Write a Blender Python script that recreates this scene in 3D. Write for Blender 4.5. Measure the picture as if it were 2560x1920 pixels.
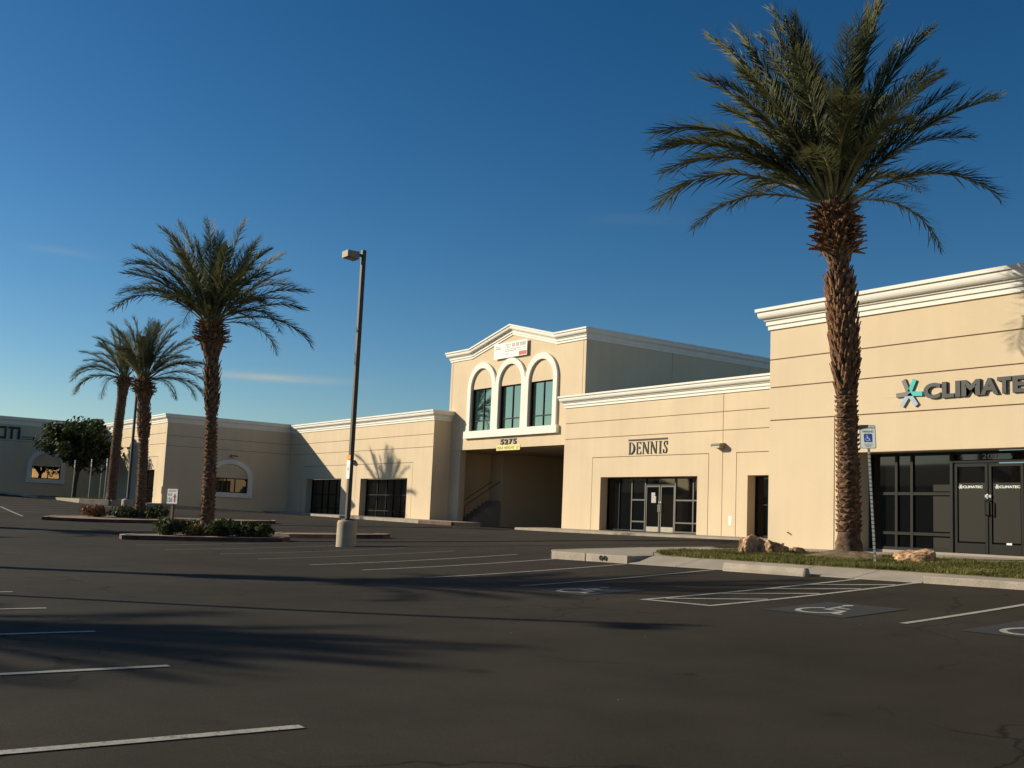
import bpy, bmesh, math, random
from mathutils import Vector, Matrix
R=math.radians
random.seed(7)
for o in list(bpy.data.objects): bpy.data.objects.remove(o,do_unlink=True)
S=bpy.context.scene; COL=S.collection
ZC=1.45      # lens height above the asphalt where the photographer stands; all z below are relative to the lens, lifted by ZC at the end
# ------------------------------------------------------------------ camera
cam=bpy.data.cameras.new('camera'); CAM=bpy.data.objects.new('camera',cam); COL.objects.link(CAM); S.camera=CAM
cam.sensor_width=36; cam.lens=2755.0/2560*36; cam.clip_end=4000; cam.clip_start=.05
FW=Vector((-0.8158,0.5648,0.1240)); RW=Vector((0.5730,0.8184,0.0426))
FW.normalize(); RW=(RW-FW*RW.dot(FW)).normalized(); UW=RW.cross(FW)
CAM.matrix_world=Matrix(((RW.x,UW.x,-FW.x,0),(RW.y,UW.y,-FW.y,0),(RW.z,UW.z,-FW.z,ZC),(0,0,0,1)))
# ------------------------------------------------------------------ sky and sun
LD=Vector((1,.89,-.54)).normalized()           # direction the sunlight travels
ELEV=math.asin(-LD.z); AZ=math.atan2(-LD.x,-LD.y)   # sun azimuth clockwise from +Y
W=bpy.data.worlds.new('World'); S.world=W; W.use_nodes=True
nt=W.node_tree; N=nt.nodes; Lk=nt.links; N.clear()
sky=N.new('ShaderNodeTexSky'); sky.sky_type='NISHITA'; sky.sun_disc=False
sky.sun_elevation=ELEV; sky.sun_rotation=AZ; sky.altitude=600; sky.air_density=1.0; sky.dust_density=.55; sky.ozone_density=2.2
bg=N.new('ShaderNodeBackground'); out=N.new('ShaderNodeOutputWorld')
hsv=N.new('ShaderNodeHueSaturation'); hsv.inputs['Hue'].default_value=.496; hsv.inputs['Saturation'].default_value=1.22; hsv.inputs['Value'].default_value=5.5
gm=N.new('ShaderNodeGamma'); gm.inputs['Gamma'].default_value=1.3; sk=N.new('ShaderNodeVectorMath'); sk.operation='SCALE'; sk.inputs['Scale'].default_value=.25
Lk.new(sky.outputs[0],sk.inputs[0]); Lk.new(sk.outputs[0],gm.inputs['Color']); Lk.new(gm.outputs[0],hsv.inputs['Color'])
tc=N.new('ShaderNodeTexCoord')
def vdot(vec):
    n=N.new('ShaderNodeVectorMath'); n.operation='DOT_PRODUCT'; Lk.new(tc.outputs['Generated'],n.inputs[0]); n.inputs[1].default_value=vec; return n.outputs['Value']
def mth(op,a,b=None,c=None):
    n=N.new('ShaderNodeMath'); n.operation=op
    for i,v in enumerate((a,b,c)):
        if v is None: continue
        if isinstance(v,(int,float)): n.inputs[i].default_value=v
        else: Lk.new(v,n.inputs[i])
    return n.outputs[0]
def wisp(c,t,su,sv,bend,gain):
    c=Vector(c).normalized(); t=(Vector(t)-c*Vector(t).dot(c)).normalized(); n=c.cross(t)
    u=mth('DIVIDE',vdot(t),su); v=mth('DIVIDE',mth('ADD',vdot(n),mth('MULTIPLY',mth('MULTIPLY',u,u),bend)),sv)
    return mth('MULTIPLY',mth('MULTIPLY',mth('EXPONENT',mth('MULTIPLY',mth('ADD',mth('MULTIPLY',u,u),mth('MULTIPLY',v,v)),-1)),gain),mth('GREATER_THAN',vdot(c),0))
nz=N.new('ShaderNodeTexNoise'); mp=N.new('ShaderNodeMapping'); mp.inputs['Scale'].default_value=(9,9,90)
Lk.new(tc.outputs['Generated'],mp.inputs[0]); Lk.new(mp.outputs[0],nz.inputs['Vector']); nz.inputs['Scale'].default_value=1.4; nz.inputs['Detail'].default_value=5
ws=mth('ADD',wisp((-.9199,.3742,.1176),(.25,.62,.0),.055,.0034,.0006,1.),wisp((-.944,.2,.205),(.1,.9,0),.03,.003,0,.15))
ws=mth('ADD',ws,wisp((-.726,.63,.272),(.6,.7,0),.05,.005,0,.05))
ws=mth('MULTIPLY',ws,mth('MULTIPLY',nz.outputs['Fac'],1.0))
mx=N.new('ShaderNodeMixRGB'); Lk.new(ws,mx.inputs['Fac']); Lk.new(hsv.outputs[0],mx.inputs[1]); mx.inputs[2].default_value=(9,9,7.6,1)
Lk.new(mx.outputs[0],bg.inputs['Color']); bg.inputs['Strength'].default_value=.05
Lk.new(bg.outputs[0],out.inputs['Surface'])
sl=bpy.data.lights.new('sun','SUN'); SUN=bpy.data.objects.new('sun',sl); COL.objects.link(SUN)
sl.energy=5.0; sl.angle=R(.53); sl.color=(1,.91,.71)
SUN.rotation_euler=LD.to_track_quat('-Z','Y').to_euler(); SUN.location=(-40,-40,40)
S.view_settings.view_transform='Standard'; S.view_settings.look='None'; S.view_settings.gamma=1; S.view_settings.use_curve_mapping=False
S.view_settings.exposure=0.2
# ------------------------------------------------------------------ materials
MATS={}
def mat(name,c,rough=.8,var=.12,scale=3.,bump=0.,bscale=60.,spec=.3,metal=0.,c2=None,fine=0.,trans=0.,stain=None):
    if name in MATS: return MATS[name]
    m=bpy.data.materials.new(name); m.use_nodes=True; t=m.node_tree; n=t.nodes; b=n['Principled BSDF']
    g=n.new('ShaderNodeNewGeometry'); b.inputs['Roughness'].default_value=rough; b.inputs['Metallic'].default_value=metal
    b.inputs['Specular IOR Level'].default_value=spec
    nz=n.new('ShaderNodeTexNoise'); nz.inputs['Scale'].default_value=scale; nz.inputs['Detail'].default_value=6
    t.links.new(g.outputs['Position'],nz.inputs['Vector'])
    cr=n.new('ShaderNodeValToRGB'); lo=[max(0,x*(1-var)) for x in c]; hi=[min(1,x*(1+var)) for x in (c2 or c)]
    cr.color_ramp.elements[0].position=.3; cr.color_ramp.elements[1].position=.7
    cr.color_ramp.elements[0].color=(*lo,1); cr.color_ramp.elements[1].color=(*hi,1)
    t.links.new(nz.outputs['Fac'],cr.inputs['Fac']); col=cr.outputs['Color']
    if fine:
        f=n.new('ShaderNodeTexNoise'); f.inputs['Scale'].default_value=bscale; f.inputs['Detail'].default_value=3; t.links.new(g.outputs['Position'],f.inputs['Vector'])
        mr=n.new('ShaderNodeMapRange'); mr.inputs[1].default_value=.3; mr.inputs[2].default_value=.7; mr.inputs[3].default_value=1-fine; mr.inputs[4].default_value=1+fine
        t.links.new(f.outputs['Fac'],mr.inputs[0]); mm=n.new('ShaderNodeVectorMath'); mm.operation='SCALE'
        t.links.new(col,mm.inputs[0]); t.links.new(mr.outputs[0],mm.inputs['Scale']); col=mm.outputs[0]
    t.links.new(col,b.inputs['Base Color'])
    if bump:
        f=n.new('ShaderNodeTexNoise'); f.inputs['Scale'].default_value=bscale; f.inputs['Detail'].default_value=4; t.links.new(g.outputs['Position'],f.inputs['Vector'])
        bp=n.new('ShaderNodeBump'); bp.inputs['Strength'].default_value=bump; bp.inputs['Distance'].default_value=.02
        t.links.new(f.outputs['Fac'],bp.inputs['Height']); t.links.new(bp.outputs[0],b.inputs['Normal'])
    if trans:
        o=n['Material Output']; tr=n.new('ShaderNodeBsdfTranslucent'); t.links.new(col,tr.inputs['Color'])
        mx=n.new('ShaderNodeMixShader'); mx.inputs[0].default_value=trans; t.links.new(b.outputs[0],mx.inputs[1]); t.links.new(tr.outputs[0],mx.inputs[2]); t.links.new(mx.outputs[0],o.inputs['Surface'])
    MATS[name]=m; return m
def stucco(name,c):
    m=mat(name,c,.92,.05,.45,.35,55.,.15,fine=.05); t=m.node_tree; n=t.nodes; b=n['Principled BSDF']
    # faint vertical rain streaks and soiled patches
    src=b.inputs['Base Color'].links[0].from_socket; g=n.new('ShaderNodeNewGeometry'); mp=n.new('ShaderNodeMapping'); mp.inputs['Scale'].default_value=(2.2,2.2,.16)
    t.links.new(g.outputs['Position'],mp.inputs[0]); z=n.new('ShaderNodeTexNoise'); z.inputs['Scale'].default_value=1.2; z.inputs['Detail'].default_value=5; t.links.new(mp.outputs[0],z.inputs['Vector'])
    mr=n.new('ShaderNodeMapRange'); mr.inputs[1].default_value=.35; mr.inputs[2].default_value=.75; mr.inputs[3].default_value=1.012; mr.inputs[4].default_value=.962; t.links.new(z.outputs['Fac'],mr.inputs[0])
    s=n.new('ShaderNodeVectorMath'); s.operation='SCALE'; t.links.new(src,s.inputs[0]); t.links.new(mr.outputs[0],s.inputs['Scale']); t.links.new(s.outputs[0],b.inputs['Base Color'])
    return m
M_ST=stucco('stucco_beige',(.71,.560,.382))
M_TRIM=mat('trim_white',(.84,.80,.72),.8,.04,1.5,.12,40.,.2)
M_JOINT=mat('joint_shadow_gap',(.30,.22,.15),.95,.05)
M_CONC=mat('concrete_walk',(.35,.30,.24),.9,.12,1.3,.3,70.,.2,fine=.10)
M_KERB=mat('concrete_kerb',(.38,.32,.255),.9,.18,2.2,.5,45.,.2,fine=.15)
M_BASE=mat('concrete_base',(.45,.36,.26),.9,.12,3.,.5,50.,.2,fine=.12)
M_RED=mat('kerb_red_paint',(.095,.036,.029),.7,.25,2.5,.4,40.,.3,c2=(.13,.06,.048))
M_PINK=mat('kerb_top_worn',(.46,.32,.27),.85,.2,1.6,.4,40.,.2)
M_GLASS=None
def glass(name,tint,refl,base):
    m=bpy.data.materials.new(name); m.use_nodes=True; t=m.node_tree; n=t.nodes; b=n['Principled BSDF']
    b.inputs['Base Color'].default_value=(*base,1); b.inputs['Roughness'].default_value=.03; b.inputs['Specular IOR Level'].default_value=.5
    g=n.new('ShaderNodeNewGeometry'); z=n.new('ShaderNodeTexNoise'); z.inputs['Scale'].default_value=.7; t.links.new(g.outputs['Position'],z.inputs['Vector'])
    bp=n.new('ShaderNodeBump'); bp.inputs['Strength'].default_value=.06; bp.inputs['Distance'].default_value=.01; t.links.new(z.outputs['Fac'],bp.inputs['Height'])
    gl=n.new('ShaderNodeBsdfGlossy'); gl.inputs['Color'].default_value=(*tint,1); gl.inputs['Roughness'].default_value=.02
    t.links.new(bp.outputs[0],gl.inputs['Normal']); t.links.new(bp.outputs[0],b.inputs['Normal'])
    mx=n.new('ShaderNodeMixShader'); mx.inputs[0].default_value=refl; t.links.new(b.outputs[0],mx.inputs[1]); t.links.new(gl.outputs[0],mx.inputs[2]); t.links.new(mx.outputs[0],n['Material Output'].inputs['Surface'])
    return m
M_GL=glass('storefront_glass',(.8,.9,.85),.01,(.005,.005,.005))
M_GLS=glass('shop_window_glass',(.85,.75,.5),.10,(.008,.008,.009))
M_GLT=glass('tinted_upper_glass',(.55,.95,.80),.20,(.012,.03,.03))
M_GLG=glass('mirror_tinted_glass',(.85,.66,.40),.50,(.01,.01,.012))
M_FR=mat('bronze_frame',(.009,.008,.007),.6,.1,5.,spec=.2)
M_FRL=mat('mullion_frame',(.085,.075,.058),.5,.1,5.,spec=.5)
M_FRD=mat('dark_mullion',(.016,.014,.011),.6,.1,5.,spec=.2)
M_KICK=mat('kick_plate_metal',(.34,.30,.24),.45,.08,5.,metal=.4)
M_MET=mat('galvanised_metal',(.42,.42,.40),.5,.15,12.,metal=.5)
M_CHROME=mat('polished_handle',(.75,.73,.68),.25,.05,9.,metal=.9)
M_POLE=mat('pole_dark_bronze',(.06,.052,.04),.55,.15,4.,spec=.4)
M_HEAD=mat('lamp_head_bronze',(.27,.21,.14),.55,.1,6.,spec=.4)
M_LENS=mat('lamp_lens',(.55,.52,.44),.3,.1,12.,spec=.6)
M_BLK=mat('sign_black',(.028,.026,.025),.55,.1,8.)
M_DKG=mat('sign_charcoal',(.05,.05,.052),.5,.1,8.)
M_LGY=mat('logo_grey_dark',(.16,.15,.13),.5,.05)
M_TEAL=mat('logo_teal',(.03,.45,.42),.45,.04)
M_LBL=mat('logo_light_blue',(.36,.42,.52),.45,.04)
M_WHITE=mat('white_paint_sign',(.80,.80,.74),.5,.04,6.)
M_YEL=mat('yellow_sign',(.80,.72,.25),.6,.04,6.)
M_GREEN=mat('sign_green',(.03,.16,.11),.5,.04)
M_BLUE=mat('sign_blue',(.02,.07,.36),.5,.04)
M_BANR=mat('banner_red',(.55,.10,.10),.6,.05)
M_BANG=mat('banner_grey',(.46,.42,.40),.6,.1,20.)
M_WOOD=mat('post_brown',(.17,.09,.06),.8,.2,8.)
M_REDS=mat('arrow_red',(.33,.05,.04),.6,.05)
M_ORG=mat('placard_orange',(.75,.33,.04),.6,.05)
M_BRK=mat('rock_tan',(.34,.17,.085),.95,.4,3.5,1.,14.,.1,c2=(.50,.31,.18),fine=.35)
M_ROOF=mat('roof_membrane',(.35,.32,.28),.9,.1,1.)
M_DARK=mat('interior_dark',(.03,.027,.024),.9,.1,1.)
M_BLIND=mat('interior_panel_olive',(.016,.0135,.0085),.7,.06,2.)
# paint on asphalt, worn through to the surface below
def paint(name,c,wear): # worn through to the asphalt in patches
    m=mat(name,c,.75,.15,6.,.3,90.,.25,fine=.2); t=m.node_tree; n=t.nodes; b=n['Principled BSDF']
    src=b.inputs['Base Color'].links[0].from_socket; g=n.new('ShaderNodeNewGeometry'); z=n.new('ShaderNodeTexNoise'); z.inputs['Scale'].default_value=22; z.inputs['Detail'].default_value=8; z.inputs['Roughness'].default_value=.7; t.links.new(g.outputs['Position'],z.inputs['Vector'])
    mr=n.new('ShaderNodeMapRange'); mr.inputs[1].default_value=.60-wear; mr.inputs[2].default_value=.72-wear; t.links.new(z.outputs['Fac'],mr.inputs[0])
    mx=n.new('ShaderNodeMixRGB'); t.links.new(mr.outputs[0],mx.inputs[0]); t.links.new(src,mx.inputs[1]); mx.inputs[2].default_value=(.045,.038,.03,1); t.links.new(mx.outputs[0],b.inputs['Base Color']); return m
M_LINE=paint('stall_line_paint',(.40,.37,.32),.055)
M_LINEF=paint('faded_line_paint',(.26,.235,.20),.10)
M_PBLUE=paint('accessible_blue_paint',(.033,.042,.052),.14)
def asphalt():
    m=bpy.data.materials.new('asphalt'); m.use_nodes=True; t=m.node_tree; n=t.nodes; b=n['Principled BSDF']; L=t.links
    g=n.new('ShaderNodeNewGeometry'); P=g.outputs['Position']
    def nz(s,d=5,r=.55,vec=P):
        k=n.new('ShaderNodeTexNoise'); k.inputs['Scale'].default_value=s; k.inputs['Detail'].default_value=d; k.inputs['Roughness'].default_value=r; L.new(vec,k.inputs['Vector']); return k.outputs['Fac']
    def mr(v,a,bb,c,d):
        k=n.new('ShaderNodeMapRange'); k.inputs[1].default_value=a;k.inputs[2].default_value=bb;k.inputs[3].default_value=c;k.inputs[4].default_value=d; L.new(v,k.inputs[0]); return k.outputs[0]
    def mul(a,bb):
        k=n.new('ShaderNodeMath'); k.operation='MULTIPLY'; L.new(a,k.inputs[0]); L.new(bb,k.inputs[1]); return k.outputs[0]
    f=mul(mr(nz(.16),.3,.7,.80,1.20),mr(nz(1.1,6),.3,.7,.86,1.14))
    f=mul(f,mr(nz(70,3,.7),.3,.7,.72,1.28)); f=mul(f,mr(nz(260,2,.6),.3,.7,.8,1.2))
    # tyre polished lanes and oil drips
    mp=n.new('ShaderNodeMapping'); mp.inputs['Scale'].default_value=(.05,.9,1); L.new(P,mp.inputs[0]); f=mul(f,mr(nz(.8,4,.5,mp.outputs[0]),.35,.7,1.05,.90))
    v=n.new('ShaderNodeTexVoronoi'); v.inputs['Scale'].default_value=.8; L.new(P,v.inputs['Vector']); f=mul(f,mr(v.outputs['Distance'],.02,.13,.5,1.)); vb=n.new('ShaderNodeTexVoronoi'); vb.inputs['Scale'].default_value=.27; L.new(P,vb.inputs['Vector']); f=mul(f,mr(vb.outputs['Distance'],.03,.17,.72,1.))
    # sealed cracks
    w=n.new('ShaderNodeVectorMath'); w.operation='ADD'; k=n.new('ShaderNodeTexNoise'); k.inputs['Scale'].default_value=.9; k.inputs['Detail'].default_value=6; L.new(P,k.inputs['Vector'])
    sc=n.new('ShaderNodeVectorMath'); sc.operation='SCALE'; L.new(k.outputs['Color'],sc.inputs[0]); sc.inputs['Scale'].default_value=1.6; L.new(P,w.inputs[0]); L.new(sc.outputs[0],w.inputs[1])
    vc=n.new('ShaderNodeTexVoronoi'); vc.feature='DISTANCE_TO_EDGE'; vc.inputs['Scale'].default_value=.22; L.new(w.outputs[0],vc.inputs['Vector'])
    gate=mr(nz(.35,3),.45,.55,0.,1.)
    cr=mr(vc.outputs['Distance'],.002,.008,.42,1.)
    mxx=n.new('ShaderNodeMix'); mxx.data_type='FLOAT'; L.new(gate,mxx.inputs[0]); mxx.inputs[2].default_value=1.; L.new(cr,mxx.inputs[3]); f=mul(f,mxx.outputs[0])
    rp=n.new('ShaderNodeMixRGB'); L.new(mr(nz(.23,3),.3,.7,0,1),rp.inputs[0]); rp.inputs[1].default_value=(.0345,.0290,.0215,1); rp.inputs[2].default_value=(.0395,.0325,.0235,1)
    vs=n.new('ShaderNodeVectorMath'); vs.operation='SCALE'; L.new(rp.outputs[0],vs.inputs[0]); L.new(f,vs.inputs['Scale'])
    # pale chips of aggregate and litter specks
    v2=n.new('ShaderNodeTexVoronoi'); v2.inputs['Scale'].default_value=1.6; L.new(P,v2.inputs['Vector'])
    sp=mr(v2.outputs['Distance'],.012,.02,1.,0.); m3=n.new('ShaderNodeMixRGB'); L.new(sp,m3.inputs[0]); L.new(vs.outputs[0],m3.inputs[1]); m3.inputs[2].default_value=(.32,.29,.24,1)
    L.new(m3.outputs[0],b.inputs['Base Color']); b.inputs['Roughness'].default_value=.92; b.inputs['Specular IOR Level'].default_value=.12
    bp=n.new('ShaderNodeBump'); bp.inputs['Strength'].default_value=.45; bp.inputs['Distance'].default_value=.008; L.new(nz(90,4,.7),bp.inputs['Height']); L.new(bp.outputs[0],b.inputs['Normal'])
    return m
M_ASPH=asphalt()
M_LEAF=mat('palm_leaflet',(.066,.076,.026),.6,.35,1.2,spec=.22,c2=(.125,.122,.046),trans=.28)
M_RACH=mat('palm_rachis',(.16,.145,.06),.6,.25,3.,spec=.3,c2=(.22,.19,.08))
M_DRY=mat('palm_leaf_base',(.105,.052,.028),.95,.45,9.,.9,30.,.1,c2=(.25,.13,.07))
M_TRUNK=mat('palm_trunk',(.09,.058,.038),.95,.4,8.,.9,25.,.1,c2=(.17,.11,.07))
M_SHRUB=mat('shrub_leaf',(.035,.05,.018),.7,.4,4.,c2=(.075,.09,.03),trans=.2)
M_SHRED=mat('shrub_leaf_red',(.16,.065,.03),.7,.35,4.,c2=(.22,.11,.045),trans=.2)
M_SHYEL=mat('shrub_leaf_yellow',(.20,.12,.03),.7,.35,4.,c2=(.22,.16,.04),trans=.2)
M_TREE=mat('tree_leaf',(.026,.040,.012),.7,.4,1.5,c2=(.06,.075,.02),trans=.2)
M_BARK=mat('bark',(.09,.065,.045),.95,.3,9.,.8,30.)
M_SOIL=mat('lawn_soil',(.085,.080,.03),.95,.35,2.0,.6,60.,.1,c2=(.16,.125,.055),fine=.25)
M_GRASS=mat('grass_blade',(.085,.10,.025),.8,.3,1.1,c2=(.19,.165,.055),spec=.15,trans=.25)
M_GRAVEL=mat('island_gravel',(.33,.24,.17),.95,.2,3.,.9,35.,.1,fine=.3)
# ------------------------------------------------------------------ helpers
ORG={}
def link(o,parent=None):
    COL.objects.link(o)
    if parent is not None: o.parent=parent
    return o
def root(name,loc,label,cat,group=None):
    o=bpy.data.objects.new(name,None); o.empty_display_size=.3; o.location=loc; COL.objects.link(o); ORG[o]=Vector(loc)
    o['label']=label; o['category']=cat
    if group: o['group']=group
    return o
def org(p): return ORG.get(p,Vector((0,0,0))) if p is not None else Vector((0,0,0))
def mk(name,bm,m,parent=None,smooth=False,kind=None):
    """bm in lens-relative world coordinates -> one mesh object under parent"""
    o0=org(parent)
    if o0.length: bmesh.ops.translate(bm,verts=bm.verts,vec=-o0)
    me=bpy.data.meshes.new(name); bm.to_mesh(me); bm.free()
    for x in (m if isinstance(m,(list,tuple)) else [m]): me.materials.append(x)
    if smooth:
        for p in me.polygons: p.use_smooth=True
    o=bpy.data.objects.new(name,me); link(o,parent); ORG[o]=o0.copy()
    if kind: o['kind']=kind
    return o
def thing(name,bm,m,loc,label,cat,group=None,smooth=False):
    """a thing that is a single mesh with its origin at loc"""
    bmesh.ops.translate(bm,verts=bm.verts,vec=-Vector(loc)); me=bpy.data.meshes.new(name); bm.to_mesh(me); bm.free()
    for x in (m if isinstance(m,(list,tuple)) else [m]): me.materials.append(x)
    if smooth:
        for p in me.polygons: p.use_smooth=True
    o=bpy.data.objects.new(name,me); o.location=loc; COL.objects.link(o); ORG[o]=Vector(loc); o['label']=label; o['category']=cat
    if group:o['group']=group
    return o
def box(bm,x0,x1,y0,y1,z0,z1,mi=0,bev=0.):
    v=[bm.verts.new(p) for p in [(x0,y0,z0),(x1,y0,z0),(x1,y1,z0),(x0,y1,z0),(x0,y0,z1),(x1,y0,z1),(x1,y1,z1),(x0,y1,z1)]]
    fs=[bm.faces.new([v[i] for i in f]) for f in [(3,2,1,0),(4,5,6,7),(0,1,5,4),(1,2,6,5),(2,3,7,6),(3,0,4,7)]]
    for f in fs: f.material_index=mi
    if bev:
        es=list({e for f in fs for e in f.edges}); bmesh.ops.bevel(bm,geom=es,offset=bev,segments=2,profile=.6,affect='EDGES')
    return v
def NB(): return bmesh.new()
def bxo(name,m,parent,*a,**k):
    bm=NB(); box(bm,*a,**k); return mk(name,bm,m,parent)
class Fr:
    """vertical wall frame: u along the wall, z up, n outwards"""
    def __init__(s,o,u,n): s.o=Vector(o); s.u=Vector(u); s.n=Vector(n)
    def p(s,u,z,d=0.): return s.o+s.u*u+Vector((0,0,z))+s.n*d
def fbox(bm,F,u0,u1,z0,z1,d0,d1,mi=0):
    v=[bm.verts.new(F.p(u,z,d)) for d in (d0,d1) for (u,z) in ((u0,z0),(u1,z0),(u1,z1),(u0,z1))]
    fs=[bm.faces.new([v[i] for i in f]) for f in [(0,1,2,3),(7,6,5,4),(0,4,5,1),(1,5,6,2),(2,6,7,3),(3,7,4,0)]]
    for f in fs: f.material_index=mi
    bmesh.ops.recalc_face_normals(bm,faces=fs)
    return fs
def fb(name,m,parent,F,*a):
    bm=NB(); fbox(bm,F,*a); return mk(name,bm,m,parent)
def cells(bm,F,u0,u1,z0,z1,holes,d0,d1):
    """slab with rectangular holes"""
    us=sorted({u0,u1,*[min(max(x,u0),u1) for h in holes for x in h[:2]]}); zs=sorted({z0,z1,*[min(max(x,z0),z1) for h in holes for x in h[2:]]})
    vv={}; fs=[]
    def V(a,b):
        if (a,b) not in vv: vv[(a,b)]=bm.verts.new(F.p(a,b,d0))
        return vv[(a,b)]
    for i in range(len(us)-1):
        for j in range(len(zs)-1):
            uc,zc=(us[i]+us[i+1])/2,(zs[j]+zs[j+1])/2
            if us[i+1]-us[i]<1e-6 or zs[j+1]-zs[j]<1e-6: continue
            if any(h[0]<uc<h[1] and h[2]<zc<h[3] for h in holes): continue
            fs.append(bm.faces.new([V(us[i],zs[j]),V(us[i+1],zs[j]),V(us[i+1],zs[j+1]),V(us[i],zs[j+1])]))
    r=bmesh.ops.extrude_face_region(bm,geom=fs); nv=[g for g in r['geom'] if isinstance(g,bmesh.types.BMVert)]
    bmesh.ops.translate(bm,verts=nv,vec=F.n*(d1-d0)); bmesh.ops.recalc_face_normals(bm,faces=bm.faces[:])
GAP=.034
def wall(parent,F,u0,u1,z0,z1,openings,panels,thick=.22,proud=.03,m=None):
    """structural wall + stucco panels standing proud of it with open joints between"""
    bm=NB(); cells(bm,F,u0+.012,u1-.012,z0,z1,openings,-thick,0.); mk('wall',bm,M_JOINT,parent)
    for (a,b,c,d,hs) in panels:
        g=GAP/2
        ua=a if abs(a-u0)<1e-4 else a+g; ub=b if abs(b-u1)<1e-4 else b-g; za=c if abs(c-z0)<1e-4 else c+g; zb=d if abs(d-z1)<1e-4 else d-g
        hh=[]
        for h in hs:
            if len(h)==5: hh.append((h[0]-g,h[1]+g,h[2]-g if h[2]>z0+1e-3 else h[2],h[3]+g))   # joint around another panel
            else: hh.append(h)
        bm=NB(); cells(bm,F,ua,ub,za,zb,hh,.0012,proud); mk('wall_panel',bm,m or M_ST,parent)
def reveal(parent,F,u0,u1,z0,z1,depth,proud=.03):
    """plastered returns of an opening: two jambs and the soffit"""
    fb('jamb',M_ST,parent,F,u0-.05,u0+.004,z0,z1,-depth,proud-.003); fb('jamb',M_ST,parent,F,u1-.004,u1+.05,z0,z1,-depth,proud-.003)
    fb('soffit',M_ST,parent,F,u0+.006,u1-.006,z1-.004,z1+.05,-depth,proud-.003)
PROF=[(0,0),(.09,0),(.09,.135),(.10,.14),(.10,.15),(.165,.15),(.165,.285),(.175,.29),(.175,.30),(.245,.30),(.255,.335),(.255,.36),(.33,.36),(.375,.37),(.425,.40),(.46,.445),(.478,.50),(.48,.56),(.475,.585),(.475,.595),(.57,.595),(.57,.70),(0,.70)]
def cornice(parent,pts,name='cornice',sc=.55,sh=.84):
    """pts: list of (x,y,z,mx,my): foot of the profile and its outward mitre vector"""
    bm=NB(); rows=[]
    for (x,y,z,mx_,my) in pts: rows.append([bm.verts.new((x+mx_*a*sc,y+my*a*sc,z+b*sh)) for a,b in PROF])
    n=len(PROF)
    for r0,r1 in zip(rows,rows[1:]):
        for i in range(n-1): bm.faces.new((r0[i],r1[i],r1[i+1],r0[i+1]))
    bm.faces.new(rows[0]); bm.faces.new(rows[-1][::-1]); bmesh.ops.recalc_face_normals(bm,faces=bm.faces[:])
    return mk(name,bm,M_TRIM,parent)
def prism(bm,poly,zt,depth,mi_top=0,mi_side=0):
    """poly: list of (x,y); zt: function -> top z"""
    vt=[bm.verts.new((x,y,zt(x,y))) for x,y in poly]; vb=[bm.verts.new((x,y,zt(x,y)-depth)) for x,y in poly]
    f=bm.faces.new(vt); f.material_index=mi_top; n=len(poly)
    f2=bm.faces.new(vb[::-1]); f2.material_index=mi_side
    for i in range(n):
        s=bm.faces.new((vt[i],vb[i],vb[(i+1)%n],vt[(i+1)%n])); s.material_index=mi_side
    bmesh.ops.recalc_face_normals(bm,faces=bm.faces[:])
def tube(bm,pts,rad,seg=8,mi=0,cap=True):
    rows=[]; n=len(pts); pts=[Vector(p) for p in pts]
    for i,p in enumerate(pts):
        d=(pts[min(i+1,n-1)]-pts[max(i-1,0)]).normalized(); a=d.cross(Vector((0,0,1)) if abs(d.z)<.95 else Vector((1,0,0))).normalized(); b=d.cross(a)
        r=rad[i] if isinstance(rad,(list,tuple)) else rad
        rows.append([bm.verts.new(p+(a*math.cos(2*math.pi*k/seg)+b*math.sin(2*math.pi*k/seg))*r) for k in range(seg)])
    fs=[]
    for r0,r1 in zip(rows,rows[1:]):
        for k in range(seg): fs.append(bm.faces.new((r0[k],r0[(k+1)%seg],r1[(k+1)%seg],r1[k])))
    if cap: fs.append(bm.faces.new(rows[0][::-1])); fs.append(bm.faces.new(rows[-1]))
    for f in fs: f.material_index=mi
    bmesh.ops.recalc_face_normals(bm,faces=fs)
def text_bm(body,bold=0.,extr=.02):
    cu=bpy.data.curves.new('t','FONT'); cu.body=body; cu.size=1.; cu.offset=bold; cu.extrude=extr/2; cu.resolution_u=4
    o=bpy.data.objects.new('t',cu); COL.objects.link(o); dg=bpy.context.evaluated_depsgraph_get(); me=bpy.data.meshes.new_from_object(o.evaluated_get(dg))
    bm=NB(); bm.from_mesh(me); bpy.data.objects.remove(o); bpy.data.curves.remove(cu); bpy.data.meshes.remove(me); return bm
def place_text(name,body,F,u0,u1,z0,z1,d0,d1,m,parent,bold=0.):
    bm=text_bm(body,bold,.1)
    xs=[v.co.x for v in bm.verts]; ys=[v.co.y for v in bm.verts]; zs=[v.co.z for v in bm.verts]
    x0,x1,y0,y1,a,b=min(xs),max(xs),min(ys),max(ys),min(zs),max(zs)
    for v in bm.verts:
        c=v.co; v.co=F.p(u0+(c.x-x0)/(x1-x0)*(u1-u0),z0+(c.y-y0)/(y1-y0)*(z1-z0),d0+(c.z-a)/(b-a)*(d1-d0))
    bmesh.ops.recalc_face_normals(bm,faces=bm.faces[:]); return mk(name,bm,m,parent)
def poly_ex(bm,F,pts,d0,d1,mi=0):
    a=[bm.verts.new(F.p(u,z,d0)) for u,z in pts]; b=[bm.verts.new(F.p(u,z,d1)) for u,z in pts]; n=len(pts)
    fs=[bm.faces.new(a[::-1]),bm.faces.new(b)]+[bm.faces.new((a[i],a[(i+1)%n],b[(i+1)%n],b[i])) for i in range(n)]
    for f in fs: f.material_index=mi
    bmesh.ops.recalc_face_normals(bm,faces=fs)
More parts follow.
